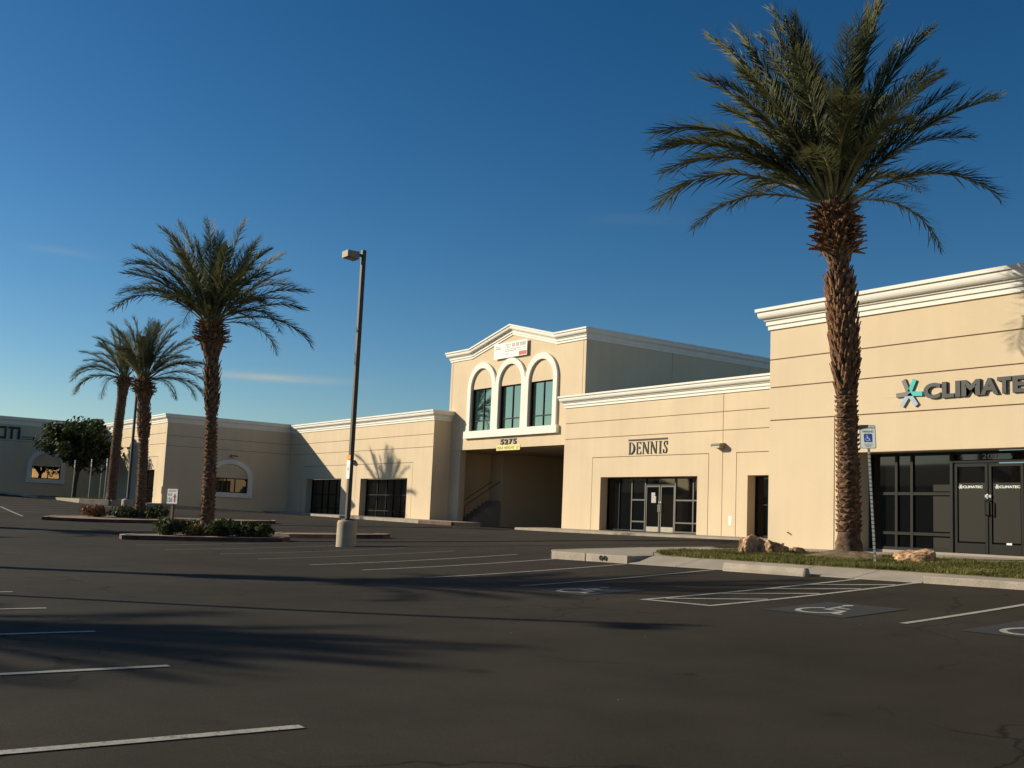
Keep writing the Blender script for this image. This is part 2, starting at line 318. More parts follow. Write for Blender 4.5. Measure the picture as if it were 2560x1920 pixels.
# ------------------------------------------------------------------ ground
GQ=[-0.95676,0.66760,-0.30629,0.49021,0.76518,1.02249,-0.07739,0.29315,-0.10579,-0.17405,-0.49901,-0.87392,-0.56500,0.06287,-0.33514]
PW=[(i,n-i) for n in range(5) for i in range(n+1)]
def sp(t): return t if t>20 else math.log1p(math.exp(t))
def sclip(v,lo,hi,w): return lo+w*sp((v-lo)/w)-w*sp((v-hi)/w)
def sstep(a,b,x):
    t=min(1,max(0,(x-a)/(b-a))); return t*t*(3-2*t)
def gz(X,Y):
    x=(sclip(X,-92,4,3.)+40)/40; y=(sclip(Y,-1,32,1.5)-15)/15
    z=sum(c*x**i*y**j for c,(i,j) in zip(GQ,PW))
    return z-.30*sstep(-20.6,-19.4,X)*sstep(16.6,17.6,Y)      # made-up ground lies lower under the raised planting strip
def axis(a,b,st,ext):
    n=int(round((b-a)/st)); return [a-e for e in ext[::-1]]+[a+(b-a)*i/n for i in range(n+1)]+[b+e for e in ext]
xs=axis(-110,20,.75,[8,25,70,200,600,1800]); ys=axis(-12,38,.75,[6,15,40,120,400,1500])
bm=NB(); grid=[[bm.verts.new((x,y,gz(x,y))) for y in ys] for x in xs]
for i in range(len(xs)-1):
    for j in range(len(ys)-1): bm.faces.new((grid[i][j],grid[i+1][j],grid[i+1][j+1],grid[i][j+1]))
GROUND=mk('parking_lot',bm,M_ASPH,None,True,'structure')
def strip(name,m,pts,w,lift=.007,parent=None):
    """painted line following the ground along pts, width w"""
    bm=NB(); prev=None
    P=[]
    for (a,b) in zip(pts,pts[1:]):
        n=max(1,int(math.dist(a,b)/.5)); P+=[(a[0]+(b[0]-a[0])*i/n,a[1]+(b[1]-a[1])*i/n) for i in range(n)]
    P.append(pts[-1])
    for i,p in enumerate(P):
        a=P[max(0,i-1)];b=P[min(len(P)-1,i+1)]; d=Vector((b[0]-a[0],b[1]-a[1])).normalized(); nn=Vector((-d.y,d.x))*w/2
        c=[bm.verts.new((p[0]+s*nn.x,p[1]+s*nn.y,gz(p[0]+s*nn.x,p[1]+s*nn.y)+lift)) for s in (1,-1)]
        if prev: bm.faces.new((prev[0],prev[1],c[1],c[0]))
        prev=c
    return mk(name,bm,m,parent or GROUND)
def flat(name,m,poly,lift,parent=None):
    bm=NB(); bm.faces.new([bm.verts.new((x,y,gz(x,y)+lift)) for x,y in poly]); bmesh.ops.recalc_face_normals(bm,faces=bm.faces[:]); return mk(name,bm,m,parent or GROUND)
# nearest stalls, bottom left of the picture
for x,y0,y1 in [(-6.62,-2.4,3.09),(-9.43,-2.4,3.14),(-12.11,-2.3,3.22),(-14.84,-2.2,3.33),(-17.55,-2.1,3.45)]: strip('parking_line',M_LINE,[(x,y0),(x-.02,y1)],.105)
# stalls in front of the planted strip
for x,y0,y1 in [(-23.2,10.7,16.5),(-21.0,10.9,16.85),(-18.35,10.85,16.05),(-15.72,11.2,16.05)]: strip('parking_line',M_LINE,[(x+.05,y0),(x-.1,y1)],.105)
for x,y0,y1 in [(-25.9,10.6,16.3),(-28.5,10.6,16.2)]: strip('parking_line',M_LINEF,[(x,y0),(x-.1,y1)],.10)
strip('parking_line',M_LINE,[(-8.40,11.72),(-8.47,16.05)],.105)
strip('parking_line',M_LINE,[(-5.6,11.8),(-5.65,16.05)],.105)
strip('parking_line',M_LINE,[(-12.56,11.2),(-12.40,16.05)],.105); strip('parking_line',M_LINE,[(-11.31,11.33),(-11.24,16.05)],.105)
strip('parking_line',M_LINE,[(-12.50,11.26),(-11.37,11.385)],.105,.0085)
for a,b in [((-12.46,11.62),(-11.36,12.62)),((-12.45,12.78),(-11.36,13.78)),((-12.44,13.8),(-11.34,14.75)),((-12.42,14.75),(-11.32,15.6))]: strip('parking_line',M_LINE,[a,b],.10,.0085)
# faded rows farther away
for x in (-31.2,-34.0): strip('parking_line',M_LINEF,[(x,10.0),(x,15.5)],.10)
for k in range(9): strip('parking_line',M_LINEF,[(-45.4-2.7*k,25.6),(-45.4-2.7*k,26.9)],.10)
for k in range(5): strip('parking_line',M_LINEF,[(-63.5-2.7*k,20.2-.2*k),(-60.0-2.7*k,9.6+.5*k)],.10)
strip('parking_line',M_LINE,[(-76.5,18.6),(-62.5,19.9)],.12)
strip('parking_line',M_LINE,[(-66.0,11.9),(-56.5,11.2)],.12)
def icon(cx,cy,h):
    """wheelchair symbol strokes, centre (cx,cy), up = +Y, in metres; returns list of polylines+width and the head"""
    k=h; wc=(cx-.06*k,cy-.17*k); r=.27*k
    arc=[(wc[0]+r*math.cos(R(a)),wc[1]+r*math.sin(R(a))) for a in range(118,372,12)]
    return [(arc,.075*k),([(cx-.10*k,cy+.30*k),(cx-.06*k,cy-.06*k),(cx+.20*k,cy-.06*k),(cx+.30*k,cy-.36*k),(cx+.40*k,cy-.34*k)],.085*k),([(cx-.08*k,cy+.12*k),(cx+.15*k,cy+.12*k)],.06*k)],(cx-.11*k,cy+.41*k,.075*k)
for cx,cy in [(-9.87,12.28),(-14.28,11.6),(-6.95,12.35)]:
    bl=flat('accessible_pad',M_PBLUE,[(cx-.66,cy-.68),(cx+.66,cy-.66),(cx+.64,cy+.70),(cx-.66,cy+.68)],.006)
    st,hd=icon(cx,cy-.02,1.1)
    for i,(p,w) in enumerate(st): strip('wheelchair_symbol',M_LINE,p,w,.010+.0015*i,bl)
    flat('wheelchair_symbol',M_LINE,[(hd[0]+hd[2]*math.cos(R(a)),hd[1]+hd[2]*math.sin(R(a))) for a in range(0,360,30)],.0145,bl)
# ------------------------------------------------------------------ planted strip and walk on the right
def pz(X,Y): return -.60+.04*(Y-16.1)+.006*(X+12)
bm=NB(); prism(bm,[(-21.3,16.12),(-18.52,16.12),(-18.52,16.86),(-11.15,16.86),(-11.15,16.12),(9,16.12),(9,23.5),(-20.95,23.5),(-21.6,21.3),(-21.95,19.4),(-22.02,17.6),(-21.9,16.6)],lambda x,y:pz(x,y)-.012,.5)
PATH=mk('pavement',bm,M_CONC,None,False,'structure')
def slab(poly,zf,d=.05,name='paving_slab',m=M_CONC,parent=None,sideonly=None):
    bm=NB(); cx=sum(p[0] for p in poly)/len(poly); cy=sum(p[1] for p in poly)/len(poly); g=.012
    q=[]
    for x,y in poly:
        l=math.dist((x,y),(cx,cy)); q.append((x+(cx-x)*g/l,y+(cy-y)*g/l))
    prism(bm,q,zf,d); return mk(name,bm,m,parent or PATH)
x=-18.5
slab([(-21.25,16.28),(-18.52,16.28),(-18.52,16.86),(-19.7,17.9),(-21.98,17.6),(-21.85,16.7)],pz)
slab([(-21.98,17.65),(-19.75,17.95),(-20.05,19.2),(-21.9,19.35)],pz)
slab([(-21.9,19.4),(-20.05,19.25),(-19.4,20.6),(-20.4,23.1),(-20.95,23.1),(-21.55,21.3)],pz)
xx=-19.35
while xx<8:
    n=xx+1.75; slab([(max(xx,-19.35),20.6+min(.6,.35*(xx+19.35))),(n,20.6+min(.6,.35*(n+19.35))),(n,23.13),(xx-.0 if xx>-19.3 else -20.38,23.13)],pz); xx=n
def dz(X,Y):   # dropped kerb: runs down to the asphalt
    t=(Y-16.1)/.76; return gz(X,16.1)+.012+(pz(X,16.86)-gz(X,16.1)-.012)*t
for a,b in [(-18.5,-17.0),(-17.0,-15.5),(-15.5,-14.0),(-14.0,-12.55),(-12.55,-11.17)]: slab([(a,16.10),(b,16.10),(b,16.86),(a,16.86)],dz,.3)
xx=-11.15
while xx<8: slab([(xx,16.28),(xx+1.9,16.28),(xx+1.9,16.86),(xx,16.86)],pz); xx+=1.9
def kerb(poly,zf,m=M_KERB,parent=None,depth=.45,name='kerb_stone'):
    bm=NB(); prism(bm,poly,zf,depth); es=[e for e in bm.edges if abs(e.verts[0].co.z-zf(e.verts[0].co.x,e.verts[0].co.y))<1e-5 and abs(e.verts[1].co.z-zf(e.verts[1].co.x,e.verts[1].co.y))<1e-5]
    bmesh.ops.bevel(bm,geom=es,offset=.018,segments=2,affect='EDGES',profile=.5)
    return mk(name,bm,m,parent or PATH)
kz=lambda x,y:pz(x,y)+.006
for a,b in [(-21.28,-20.02),(-19.98,-18.54)]: kerb([(a,16.10),(b,16.10),(b,16.275),(a,16.275)],kz)
kerb([(-21.30,16.10),(-21.30,16.275),(-21.72,16.62),(-21.9,16.55)],kz); kerb([(-21.93,16.6),(-21.76,16.66),(-21.88,17.6),(-22.05,17.6)],kz)
kerb([(-22.05,17.63),(-21.88,17.63),(-21.82,19.4),(-21.98,19.4)],kz); kerb([(-21.98,19.43),(-21.82,19.43),(-20.9,23.1),(-21.07,23.1)],kz)
for i in range(7): kerb([(-11.15+2.8*i,16.10),(-8.38+2.8*i,16.10),(-8.38+2.8*i,16.275),(-11.15+2.8*i,16.275)],kz)
# two drain pipe mouths in the kerb face
for k,xp in enumerate((-19.42,-19.27)):
    bm=NB(); z0=pz(xp,16.1)-.075; tube(bm,[(xp,16.3,z0),(xp,16.075,z0)],.055,12,cap=False); tube(bm,[(xp,16.092,z0),(xp,16.094,z0)],.05,12,1); mk('drain_pipe',bm,[M_BASE,M_DARK],PATH)
LAWN=[(-19.64,17.96),(-18.5,17.1),(-17.2,16.88),(8.5,16.88),(8.5,21.17),(-17.2,21.17),(-18.5,20.95),(-19.35,20.55),(-19.98,19.2)]
bm=NB(); prism(bm,LAWN,lambda x,y:pz(x,y)+.012,.1); lawn=mk('lawn',bm,M_SOIL,None,False,'structure')
def inpoly(x,y,P):
    r=False; j=len(P)-1
    for i in range(len(P)):
        if (P[i][1]>y)!=(P[j][1]>y) and x<(P[j][0]-P[i][0])*(y-P[i][1])/(P[j][1]-P[i][1])+P[i][0]: r=not r
        j=i
    return r
def grass(name,poly,zf,n,hmin,hmax,label,box_,avoid=()):
    vs=[];fs=[];c=0
    while c<n:
        x=random.uniform(box_[0],box_[1]); y=random.uniform(box_[2],box_[3])
        if not inpoly(x,y,poly): continue
        if any(math.hypot(x-a,y-b)<r*random.uniform(.7,1.1) for a,b,r in avoid): c+=1; continue
        z=zf(x,y); h=random.uniform(hmin,hmax)*(.7+.5*math.sin(x*2.1+y*1.3)**2); a=random.uniform(0,6.3); w=random.uniform(.008,.016); lx=random.gauss(0,.45)*h; ly=random.gauss(0,.45)*h
        k=len(vs); vs+=[(x-w*math.cos(a),y-w*math.sin(a),z),(x+w*math.cos(a),y+w*math.sin(a),z),(x+lx,y+ly,z+h)]; fs.append((k,k+1,k+2)); c+=1
    me=bpy.data.meshes.new(name); me.from_pydata(vs,[],fs); me.materials.append(M_GRASS); o=bpy.data.objects.new(name,me); COL.objects.link(o); o['kind']='stuff'; o['label']=label; o['category']='grass'; return o
grass('grass',LAWN,lambda x,y:pz(x,y)+.012,60000,.03,.075,'short green and straw grass on the strip before the right building',(-20,-4,16.8,21.3),[(-15.78,20.07,1.0)])
# wheel stop between the stalls
def wheel_stop(x0,y0,x1,y1,label,z=None,h=.13):
    d=Vector((x1-x0,y1-y0)); L=d.length; d/=L; nn=Vector((-d.y,d.x)); c=((x0+x1)/2,(y0+y1)/2,(gz((x0+x1)/2,(y0+y1)/2) if z is None else z))
    bm=NB(); rows=[]
    for t,s in ((0,.80),(.03,1),(L-.03,1),(L,.80)):
        row=[]
        for a,b in ((-.085,-.03),(-.085,.05),(-.055,h),(.055,h),(.085,.05),(.085,-.03)): row.append(bm.verts.new((x0+d.x*t+nn.x*a*s,y0+d.y*t+nn.y*a*s,c[2]+b*s if b>0 else c[2]+b)))
        rows.append(row)
    for r0,r1 in zip(rows,rows[1:]):
        for i in range(6): bm.faces.new((r0[i],r0[(i+1)%6],r1[(i+1)%6],r1[i]))
    bm.faces.new(rows[0]); bm.faces.new(rows[-1]); bmesh.ops.recalc_face_normals(bm,faces=bm.faces[:])
    return thing('wheel_stop',bm,M_KERB,c,label,'wheel stop','concrete wheel stops')
wheel_stop(-15.52,16.02,-13.45,15.98,'weathered grey concrete wheel stop between painted stalls before the grass strip',h=.15)
# ------------------------------------------------------------------ buildings
def grid_win(parent,F,us,zs,d,bar=.06,m=None,gl=None,fm=None,name='window',skip=()):
    """frame of mullions (us) and rails (zs); every pane its own mesh under the frame"""
    m=fm or M_FR; bm=NB(); e=.0015
    for i,u in enumerate(us): fbox(bm,F,u-bar/2,u+bar/2,zs[0]-bar/2,zs[-1]+bar/2,d-.05,d+.05)
    for j,z in enumerate(zs):
        for a,b in zip(us,us[1:]):
            if (a,j) in skip: continue
            fbox(bm,F,a+bar/2+e,b-bar/2-e,z-bar/2,z+bar/2,d-.045,d+.045)
    w=mk(name,bm,m,parent)
    for a,b in zip(us,us[1:]):
        for c,dd in zip(zs,zs[1:]):
            bm=NB(); fbox(bm,F,a+bar/2-.005,b-bar/2+.005,c+bar/2-.005,dd-bar/2+.005,d-.012,d+.004); mk('pane',bm,gl or M_GL,w)
    return w
def door(parent,F,u0,u1,z0,z1,d,side,fm,kick,handle_m=None,klabel=None):
    st=.065; bm=NB()
    fbox(bm,F,u0,u0+st,z0,z1,d-.03,d+.03); fbox(bm,F,u1-st,u1,z0,z1,d-.03,d+.03); fbox(bm,F,u0+st+.001,u1-st-.001,z1-st,z1,d-.028,d+.028); fbox(bm,F,u0+st+.001,u1-st-.001,z0,z0+.24,d-.028,d+.028)
    o=mk('door',bm,fm,parent)
    bm=NB(); fbox(bm,F,u0+st-.004,u1-st+.004,z0+.235,z1-st+.004,d-.012,d+.004); mk('pane',bm,M_GL,o)
    bm=NB(); fbox(bm,F,u0+st+.005,u1-st-.005,z0+.012,z0+.228,d+.029,d+.034); mk('kick_plate',bm,kick,o)
    u=u1-st/2 if side>0 else u0+st/2
    bm=NB(); tube(bm,[F.p(u,z0+.90,d+.03),F.p(u,z0+.90,d+.10),F.p(u,z0+1.22,d+.10),F.p(u,z0+1.22,d+.03)],.016,8); mk('handle',bm,handle_m or M_CHROME,o)
    bm=NB(); fbox(bm,F,u-.03,u+.03,z0+1.30,z0+1.36,d+.031,d+.045); mk('lock',bm,M_CHROME,o)
    return o
def wall_light(parent,F,u,z,w=.50):
    bm=NB(); poly=[(0,0),(.30,.02),(.34,.10),(.30,.155),(0,.20)]
    a=[bm.verts.new(F.p(u-w/2,z+b,.03+d)) for d,b in poly]; b_=[bm.verts.new(F.p(u+w/2,z+b,.03+d)) for d,b in poly]; n=len(poly)
    bm.faces.new(a[::-1]); bm.faces.new(b_)
    for i in range(n): bm.faces.new((a[i],a[(i+1)%n],b_[(i+1)%n],b_[i]))
    bmesh.ops.recalc_face_normals(bm,faces=bm.faces[:]); o=mk('wall_light',bm,M_HEAD,parent)
    bm=NB(); fbox(bm,F,u-w/2+.04,u+w/2-.04,z-.012,z+.10,.08,.345); mk('lens',bm,M_LENS,o)
    return o
def roofbox(parent,x0,x1,y0,y1,z): bxo('roof',M_ROOF,parent,x0,x1,y0,y1,z-.12,z)
# --- right building (plane Y = 23.14)
F=Fr((0,23.14,0),(1,0,0),(0,-1,0))
B=root('office_building',(-12,23.2,-.5),'tall beige stucco building on the right with white cornice and large asterisk logo','building')
zb=-.42; op=(-17.87,4.0,zb,2.12)
wall(B,F,-20.83,8,zb,5.62,[op],[(-20.83,-18.61,zb,3.07,[]),(-18.61,8,zb,3.07,[op]),(-20.83,8,3.07,3.98,[]),(-20.83,8,3.98,4.76,[]),(-20.83,8,4.76,5.62,[])])
reveal(B,F,op[0],op[1],zb,2.12,.50)
cornice(B,[(-20.83,33.2,5.60,-1,0),(-20.83,23.11,5.60,-1,-1),(8.,23.11,5.60,1,-1),(8.,34,5.60,1,0)])
fb('wall',M_ST,B,Fr((-20.80,23.37,0),(0,1,0),(-1,0,0)),0.,10.5,zb,5.7,-.2,.0)
roofbox(B,-20.7,7.9,23.3,34,5.9); bxo('wall',M_ST,B,7.8,8.0,23.4,34,zb,5.7)
D=-.42; zf=-.30
us=[-17.80,-17.04,-16.60,-15.52]
bm=NB(); fbox(bm,F,-17.87,4,zf-.1,zf+.02,-.62,-.36); mk('threshold',bm,M_CONC,B)
grid_win(B,F,us,[zf+.06,.13,1.10,2.06],D,.07,fm=M_FRD)
grid_win(B,F,[-15.47,-13.72],[1.86,2.06],D,.06,name='transom',fm=M_FR)
door(B,F,-15.44,-14.60,zf+.02,1.80,D,1,M_FR,M_FR,M_BLK); door(B,F,-14.57,-13.73,zf+.02,1.80,D,-1,M_FR,M_FR,M_BLK)
grid_win(B,F,[-13.66,-12.3,-10.9,-9.5,-8.,-6.5,-5.,-3.5,-2,0,2,3.95],[zf+.06,.13,1.10,2.06],D,.07,fm=M_FRD)
place_text('suite_number','200',F,-14.74,-14.36,1.91,2.03,D+.006,D+.012,M_KICK,B,.01)
STAR=[(90+25),(90-25),(180-5+8),(5-8),(270-28),(270+28)]
def star(parent,F,cx,cz,r,d0,d1,mats,name):
    """asterisk of three chevrons"""
    arms=[((-.15,.33),(-.34,-.02),mats[0]),((.15,.32),(.35,-.02),mats[1]),((-.20,-.28),(.20,-.28),mats[2])]
    for (a,b,m) in arms:
        k=r/.34; bm=NB()
        for i,(x,z) in enumerate((a,b)):
            l=math.hypot(x,z); px,pz_=-z/l*.052,x/l*.052
            ox,oz=(0.,0.)
            poly_ex(bm,F,[(cx+k*(ox+px),cz+k*(oz+pz_)),(cx+k*(x+px),cz+k*(z+pz_)),(cx+k*(x-px),cz+k*(z-pz_)),(cx+k*(ox-px),cz+k*(oz-pz_))],d0,d1+.002*i)
        mk(name,bm,m,parent)
for du in (-15.34,-14.42):
    place_text('door_lettering','CLIMATEC',F,du+.10,du+.60,1.235,1.295,D+.006,D+.010,M_WHITE,B,.03); star(B,F,du+.045,1.265,.055,D+.006,D+.010,(M_WHITE,)*3,'door_logo')
# bay panels seen dimly behind the glass
for a,b,c,d in [(-16.03,-15.56,1.16,1.32),(-16.03,-15.56,.20,1.04),(-16.03,-15.56,-.2,.06),(-15.36,-14.68,.0,1.36),(-14.48,-13.82,.0,1.36),(-13.6,-12.4,.2,1.04)]: fb('window_blind',M_BLIND,B,F,a,b,c,d,D+.0045,D+.0065)
fb('door_notice',M_WHITE,B,F,-14.63,-14.59,1.0,1.10,D+.031,D+.034); fb('door_notice',M_WHITE,B,F,-14.15,-14.02,-.045,.0,D+.031,D+.034)
SG=root('wall_sign',(-14.5,23.10,3.3),'large dark block lettering with grey, teal and pale blue asterisk logo','sign')
for ch,a,b in [('C',-15.95,-15.49),('L',-15.45,-15.13),('I',-15.10,-14.97),('M',-14.94,-14.47),('A',-14.46,-14.02),('T',-14.05,-13.71),('E',-13.68,-13.36),('C',-13.33,-12.87)]:
    place_text('letter',ch,F,a,b,3.335,3.715,.034,.085,M_DKG,SG,.045)
star(SG,F,-16.355,3.50,.36,.034,.075,(M_LGY,M_TEAL,M_LBL),'logo_arm')
fb('mounting_rail',M_ST,SG,F,-17.03,-12.6,3.443,3.452,.031,.036)
thing('wall_stain',(lambda bm:(poly_ex(bm,F,[(-20.15,.045),(-20.11,.052),(-20.07,.02),(-20.01,.0),(-19.98,-.045),(-20.06,-.02),(-20.10,.01),(-20.16,.018)],.031,.0335),bm)[1])(NB()),M_DARK,(-20.08,23.10,0),'small dark chipped patch low on the stucco beside the corner','chip')
# --- middle shop (plane Y = 33.3)
F=Fr((0,33.3,0),(1,0,0),(0,-1,0)); zb=-.30
B=root('shop_building',(-36,33.4,-.35),'beige stucco shop with black serif sign and barred glass entrance beside the archway','building')
o1=(-40.38,-33.95,zb,2.27); o2=(-31.10,-28.6,zb,2.27)
wall(B,F,-43.27,-20.9,zb,5.72,[o1,o2],[(-43.27,-32.5,zb,4.15,[(-41.02,-33.3,zb,3.20,1)]),(-41.02,-33.3,zb,3.20,[o1]),(-32.5,-20.9,zb,4.15,[(-31.72,-27.9,zb,3.20,1)]),(-31.72,-27.9,zb,3.20,[o2]),
 (-43.27,-32.5,4.15,4.93,[]),(-32.5,-20.9,4.15,4.93,[]),(-43.27,-32.5,4.93,5.72,[]),(-32.5,-20.9,4.93,5.72,[])])
reveal(B,F,o1[0],o1[1],zb,2.27,.5); reveal(B,F,o2[0],o2[1],zb,2.27,.5)
cornice(B,[(-43.27,34.48,5.70,-1,0),(-43.27,33.27,5.70,-1,-1),(-20.9,33.27,5.70,0,-1)])
bxo('wall',M_ST,B,-43.27,-43.05,33.53,60,zb,5.7); roofbox(B,-43.04,-20.9,33.4,60,5.95)
D=-.45; zf=-.20
grid_win(B,F,[-40.34,-39.5,-38.62],[zf+.06,2.22],D,.05,name='window')
grid_win(B,F,[-38.62,-37.70],[zf+.06,.26,1.24,2.22],D+.001,.065,fm=M_FRL); grid_win(B,F,[-35.74,-34.62,-33.99],[zf+.06,.26,1.24,2.22],D+.001,.065,fm=M_FRL)
grid_win(B,F,[-37.68,-35.76],[1.93,2.22],D,.05,name='transom')
door(B,F,-37.66,-36.75,zf+.02,1.89,D,1,M_FRL,M_KICK); door(B,F,-36.70,-35.79,zf+.02,1.89,D,-1,M_FRL,M_KICK)
place_text('suite_number','#104',F,-36.84,-36.46,2.03,2.15,D+.006,D+.012,M_KICK,B,.01)
fb('door_notice',M_WHITE,B,F,-37.32,-37.02,1.36,1.40,D+.006,D+.010); fb('door_notice',M_BANG,B,F,-37.32,-37.08,1.42,1.58,D+.006,D+.010); fb('door_notice',M_BANG,B,F,-37.32,-37.02,1.12,1.34,D+.006,D+.010)
grid_win(B,F,[-31.05,-30.2,-29.4,-28.65],[zf+.06,1.1,2.22],D,.05)
wall_light(B,F,-32.62,3.42); fb('utility_cover',M_TRIM,B,F,-32.12,-31.93,.25,.62,.031,.036)
# serif sign
SG=root('wall_sign',(-37.1,33.26,3.3),'thin black serif lettering under a straight black bar','sign')
fb('sign_bar',M_BLK,SG,F,-38.43,-35.85,3.905,3.975,.031,.06)
def serif(ch,u0,w,z0,h):
    bm=NB(); k=[0]
    def P(*pts):
        k[0]+=1; poly_ex(bm,F,[(u0+x*w,z0+z*h) for x,z in pts],.032,.056+.0012*k[0])
    def rect(a,b,c,d): P((a,c),(b,c),(b,d),(a,d))
    t=.055
    if ch in 'DE': rect(.12,.30,0,1); rect(0,.42,0,t*.7); rect(0,.42,1-t*.7,1)
    if ch=='D':
        n=14; o=[(.30+.70*math.sin(R(180*i/n)),.5+.5*math.cos(R(180*i/n))) for i in range(n+1)]; q=[(.30+.50*math.sin(R(180*i/n)),.5+.455*math.cos(R(180*i/n))) for i in range(n+1)]
        for i in range(n): P(o[i],o[i+1],q[i+1],q[i])
    if ch=='E': rect(.42,.92,0,t); rect(.42,.88,1-t,1); rect(.30,.72,.49,.545); P((.92,0),(1.,.22),(.94,.22),(.86,t)); P((.88,1),(.94,.82),(.88,.82),(.80,1-t)); rect(.68,.74,.42,.62)
    if ch=='N': rect(.10,.17,0,1); rect(.83,.90,.0,1); rect(0,.27,0,t*.6); rect(.72,1.,1-t*.6,1); rect(-.02,.2,1-t*.6,1); P((.02,1),(.24,1),(.90,0),(.72,0))
    if ch=='I': rect(.30,.70,0,1); rect(0,1,0,t*.7); rect(0,1,1-t*.7,1)
    if ch=='S':
        c=[(.88,.80,.05),(.80,.93,.06),(.55,.97,.07),(.28,.90,.12),(.20,.76,.17),(.34,.62,.19),(.62,.47,.20),(.82,.32,.19),(.80,.13,.14),(.55,.03,.07),(.22,.05,.06),(.10,.20,.05)]
        for (x0,y0,w0),(x1,y1,w1) in zip(c,c[1:]):
            dx,dy=(x1-x0)*w,(y1-y0)*h; l=math.hypot(dx,dy); nx,ny=-dy/l,dx/l; e=.012
            a0,a1=w0*w/2,w1*w/2
            P(((x0*w-dx/l*e+nx*a0)/w,(y0*h-dy/l*e+ny*a0)/h),((x1*w+dx/l*e+nx*a1)/w,(y1*h+dy/l*e+ny*a1)/h),((x1*w+dx/l*e-nx*a1)/w,(y1*h+dy/l*e-ny*a1)/h),((x0*w-dx/l*e-nx*a0)/w,(y0*h-dy/l*e-ny*a0)/h))
        rect(.86,.92,.68,.99); rect(.06,.12,.02,.32)
    mk('letter',bm,M_BLK,SG)
for ch,a,b in [('D',-38.43,-37.99),('E',-37.90,-37.56),('N',-37.48,-37.03),('N',-36.95,-36.50),('I',-36.40,-36.20),('S',-36.11,-35.83)]: serif(ch,a,b-a,3.29,.55)
# --- shop left of the archway (plane Y = 33.3)
F=Fr((0,33.3,0),(1,0,0),(0,-1,0)); zb=-.16
B=root('shop_building',(-66,33.4,-.2),'low beige shop left of the archway with two dark shopfronts half in shadow','building')
o1=(-64.97,-58.80,zb,2.38); o2=(-73.35,-67.8,zb,2.42)
wall(B,F,-76.5,-55.93,zb,5.80,[o1,o2],[(-76.5,-55.93,zb,4.20,[(-65.66,-58.20,zb,3.31,1),(-74.1,-67.05,zb,3.31,1)]),(-65.66,-58.20,zb,3.31,[o1]),(-74.1,-67.05,zb,3.31,[o2]),(-76.5,-55.93,4.20,4.96,[]),(-76.5,-55.93,4.96,5.80,[])])
reveal(B,F,o1[0],o1[1],zb,2.38,.5); reveal(B,F,o2[0],o2[1],zb,2.42,.5)
cornice(B,[(-76.5,33.27,5.78,0,-1),(-55.93,33.27,5.78,1,-1),(-55.93,34.46,5.78,1,0)])
fb('wall',M_ST,B,Fr((-55.93,33.3,0),(0,1,0),(1,0,0)),.005,1.19,zb,5.8,-.2,.0)
roofbox(B,-76.5,-56,33.4,60,6.0)
grid_win(B,F,[-64.92,-63.4,-62.2,-61.3,-60.35,-59.6,-58.85],[-.05,.35,1.35,2.33],-.45,.05,fm=M_FR); grid_win(B,F,[-73.3,-71.6,-70.6,-69.4,-67.85],[-.05,.4,1.35,2.37],-.45,.05,fm=M_FR)
fb('threshold',M_CONC,B,F,-76,-56.,-.3,-.06,-.55,-.3)
wall_light(B,F,-66.1,3.42)
# --- gabled entrance tower (plane Y = 34.5)
F=Fr((0,34.5,0),(1,0,0),(0,-1,0)); T0,T1=-56.28,-43.3
B=root('entrance_tower',(-49.8,35,-.4),'taller gabled entrance block with three arched windows over a dark drive-through','building')
CX=[-52.70,-49.82,-46.95]; WH=1.10
ho=[(c-WH,c+WH,5.08,7.53) for c in CX]
wall(B,F,T0,T1,4.04,9.38,ho,[(T0,-56.06,4.04,9.38,[]),(-56.06,-43.52,4.04,9.38,ho),(-43.52,T1,4.04,9.38,[])])
bm=NB(); poly_ex(bm,F,[(-53.95,9.38),(-45.75,9.38),(-49.85,10.36)],-.2,.03); mk('gable',bm,M_ST,B)
cornice(B,[(T0,52,9.36,-1,0),(T0,34.47,9.36,-1,-1),(-53.95,34.47,9.36,0,-1),(-49.85,34.47,10.33,0,-1),(-45.75,34.47,9.36,0,-1),(T1,34.47,9.36,1,-1),(T1,52,9.36,1,0)])
F2=Fr((T1,34.5,0),(0,1,0),(1,0,0)); bm=NB()
wall(B,F2,.0,17.5,5.7,9.4,[],[(0,5.9,5.7,9.4,[]),(5.9,11.8,5.7,9.4,[]),(11.8,17.5,5.7,9.4,[])],thick=.2,proud=.0)if 0 else None
for a,b in ((.005,5.88),(5.91,11.8),(11.83,17.5)): fb('wall_panel',M_ST,B,F2,a,b,4.1,9.4,-.2,0.)
fb('wall',M_JOINT,B,F2,.25,17.5,4.1,9.38,-.3,-.205)
bxo('wall',M_ST,B,T0,T0+.2,34.75,52,4.1,9.4); bxo('roof',M_ROOF,B,T0+.3,T1-.35,34.75,52,9.3,9.42)
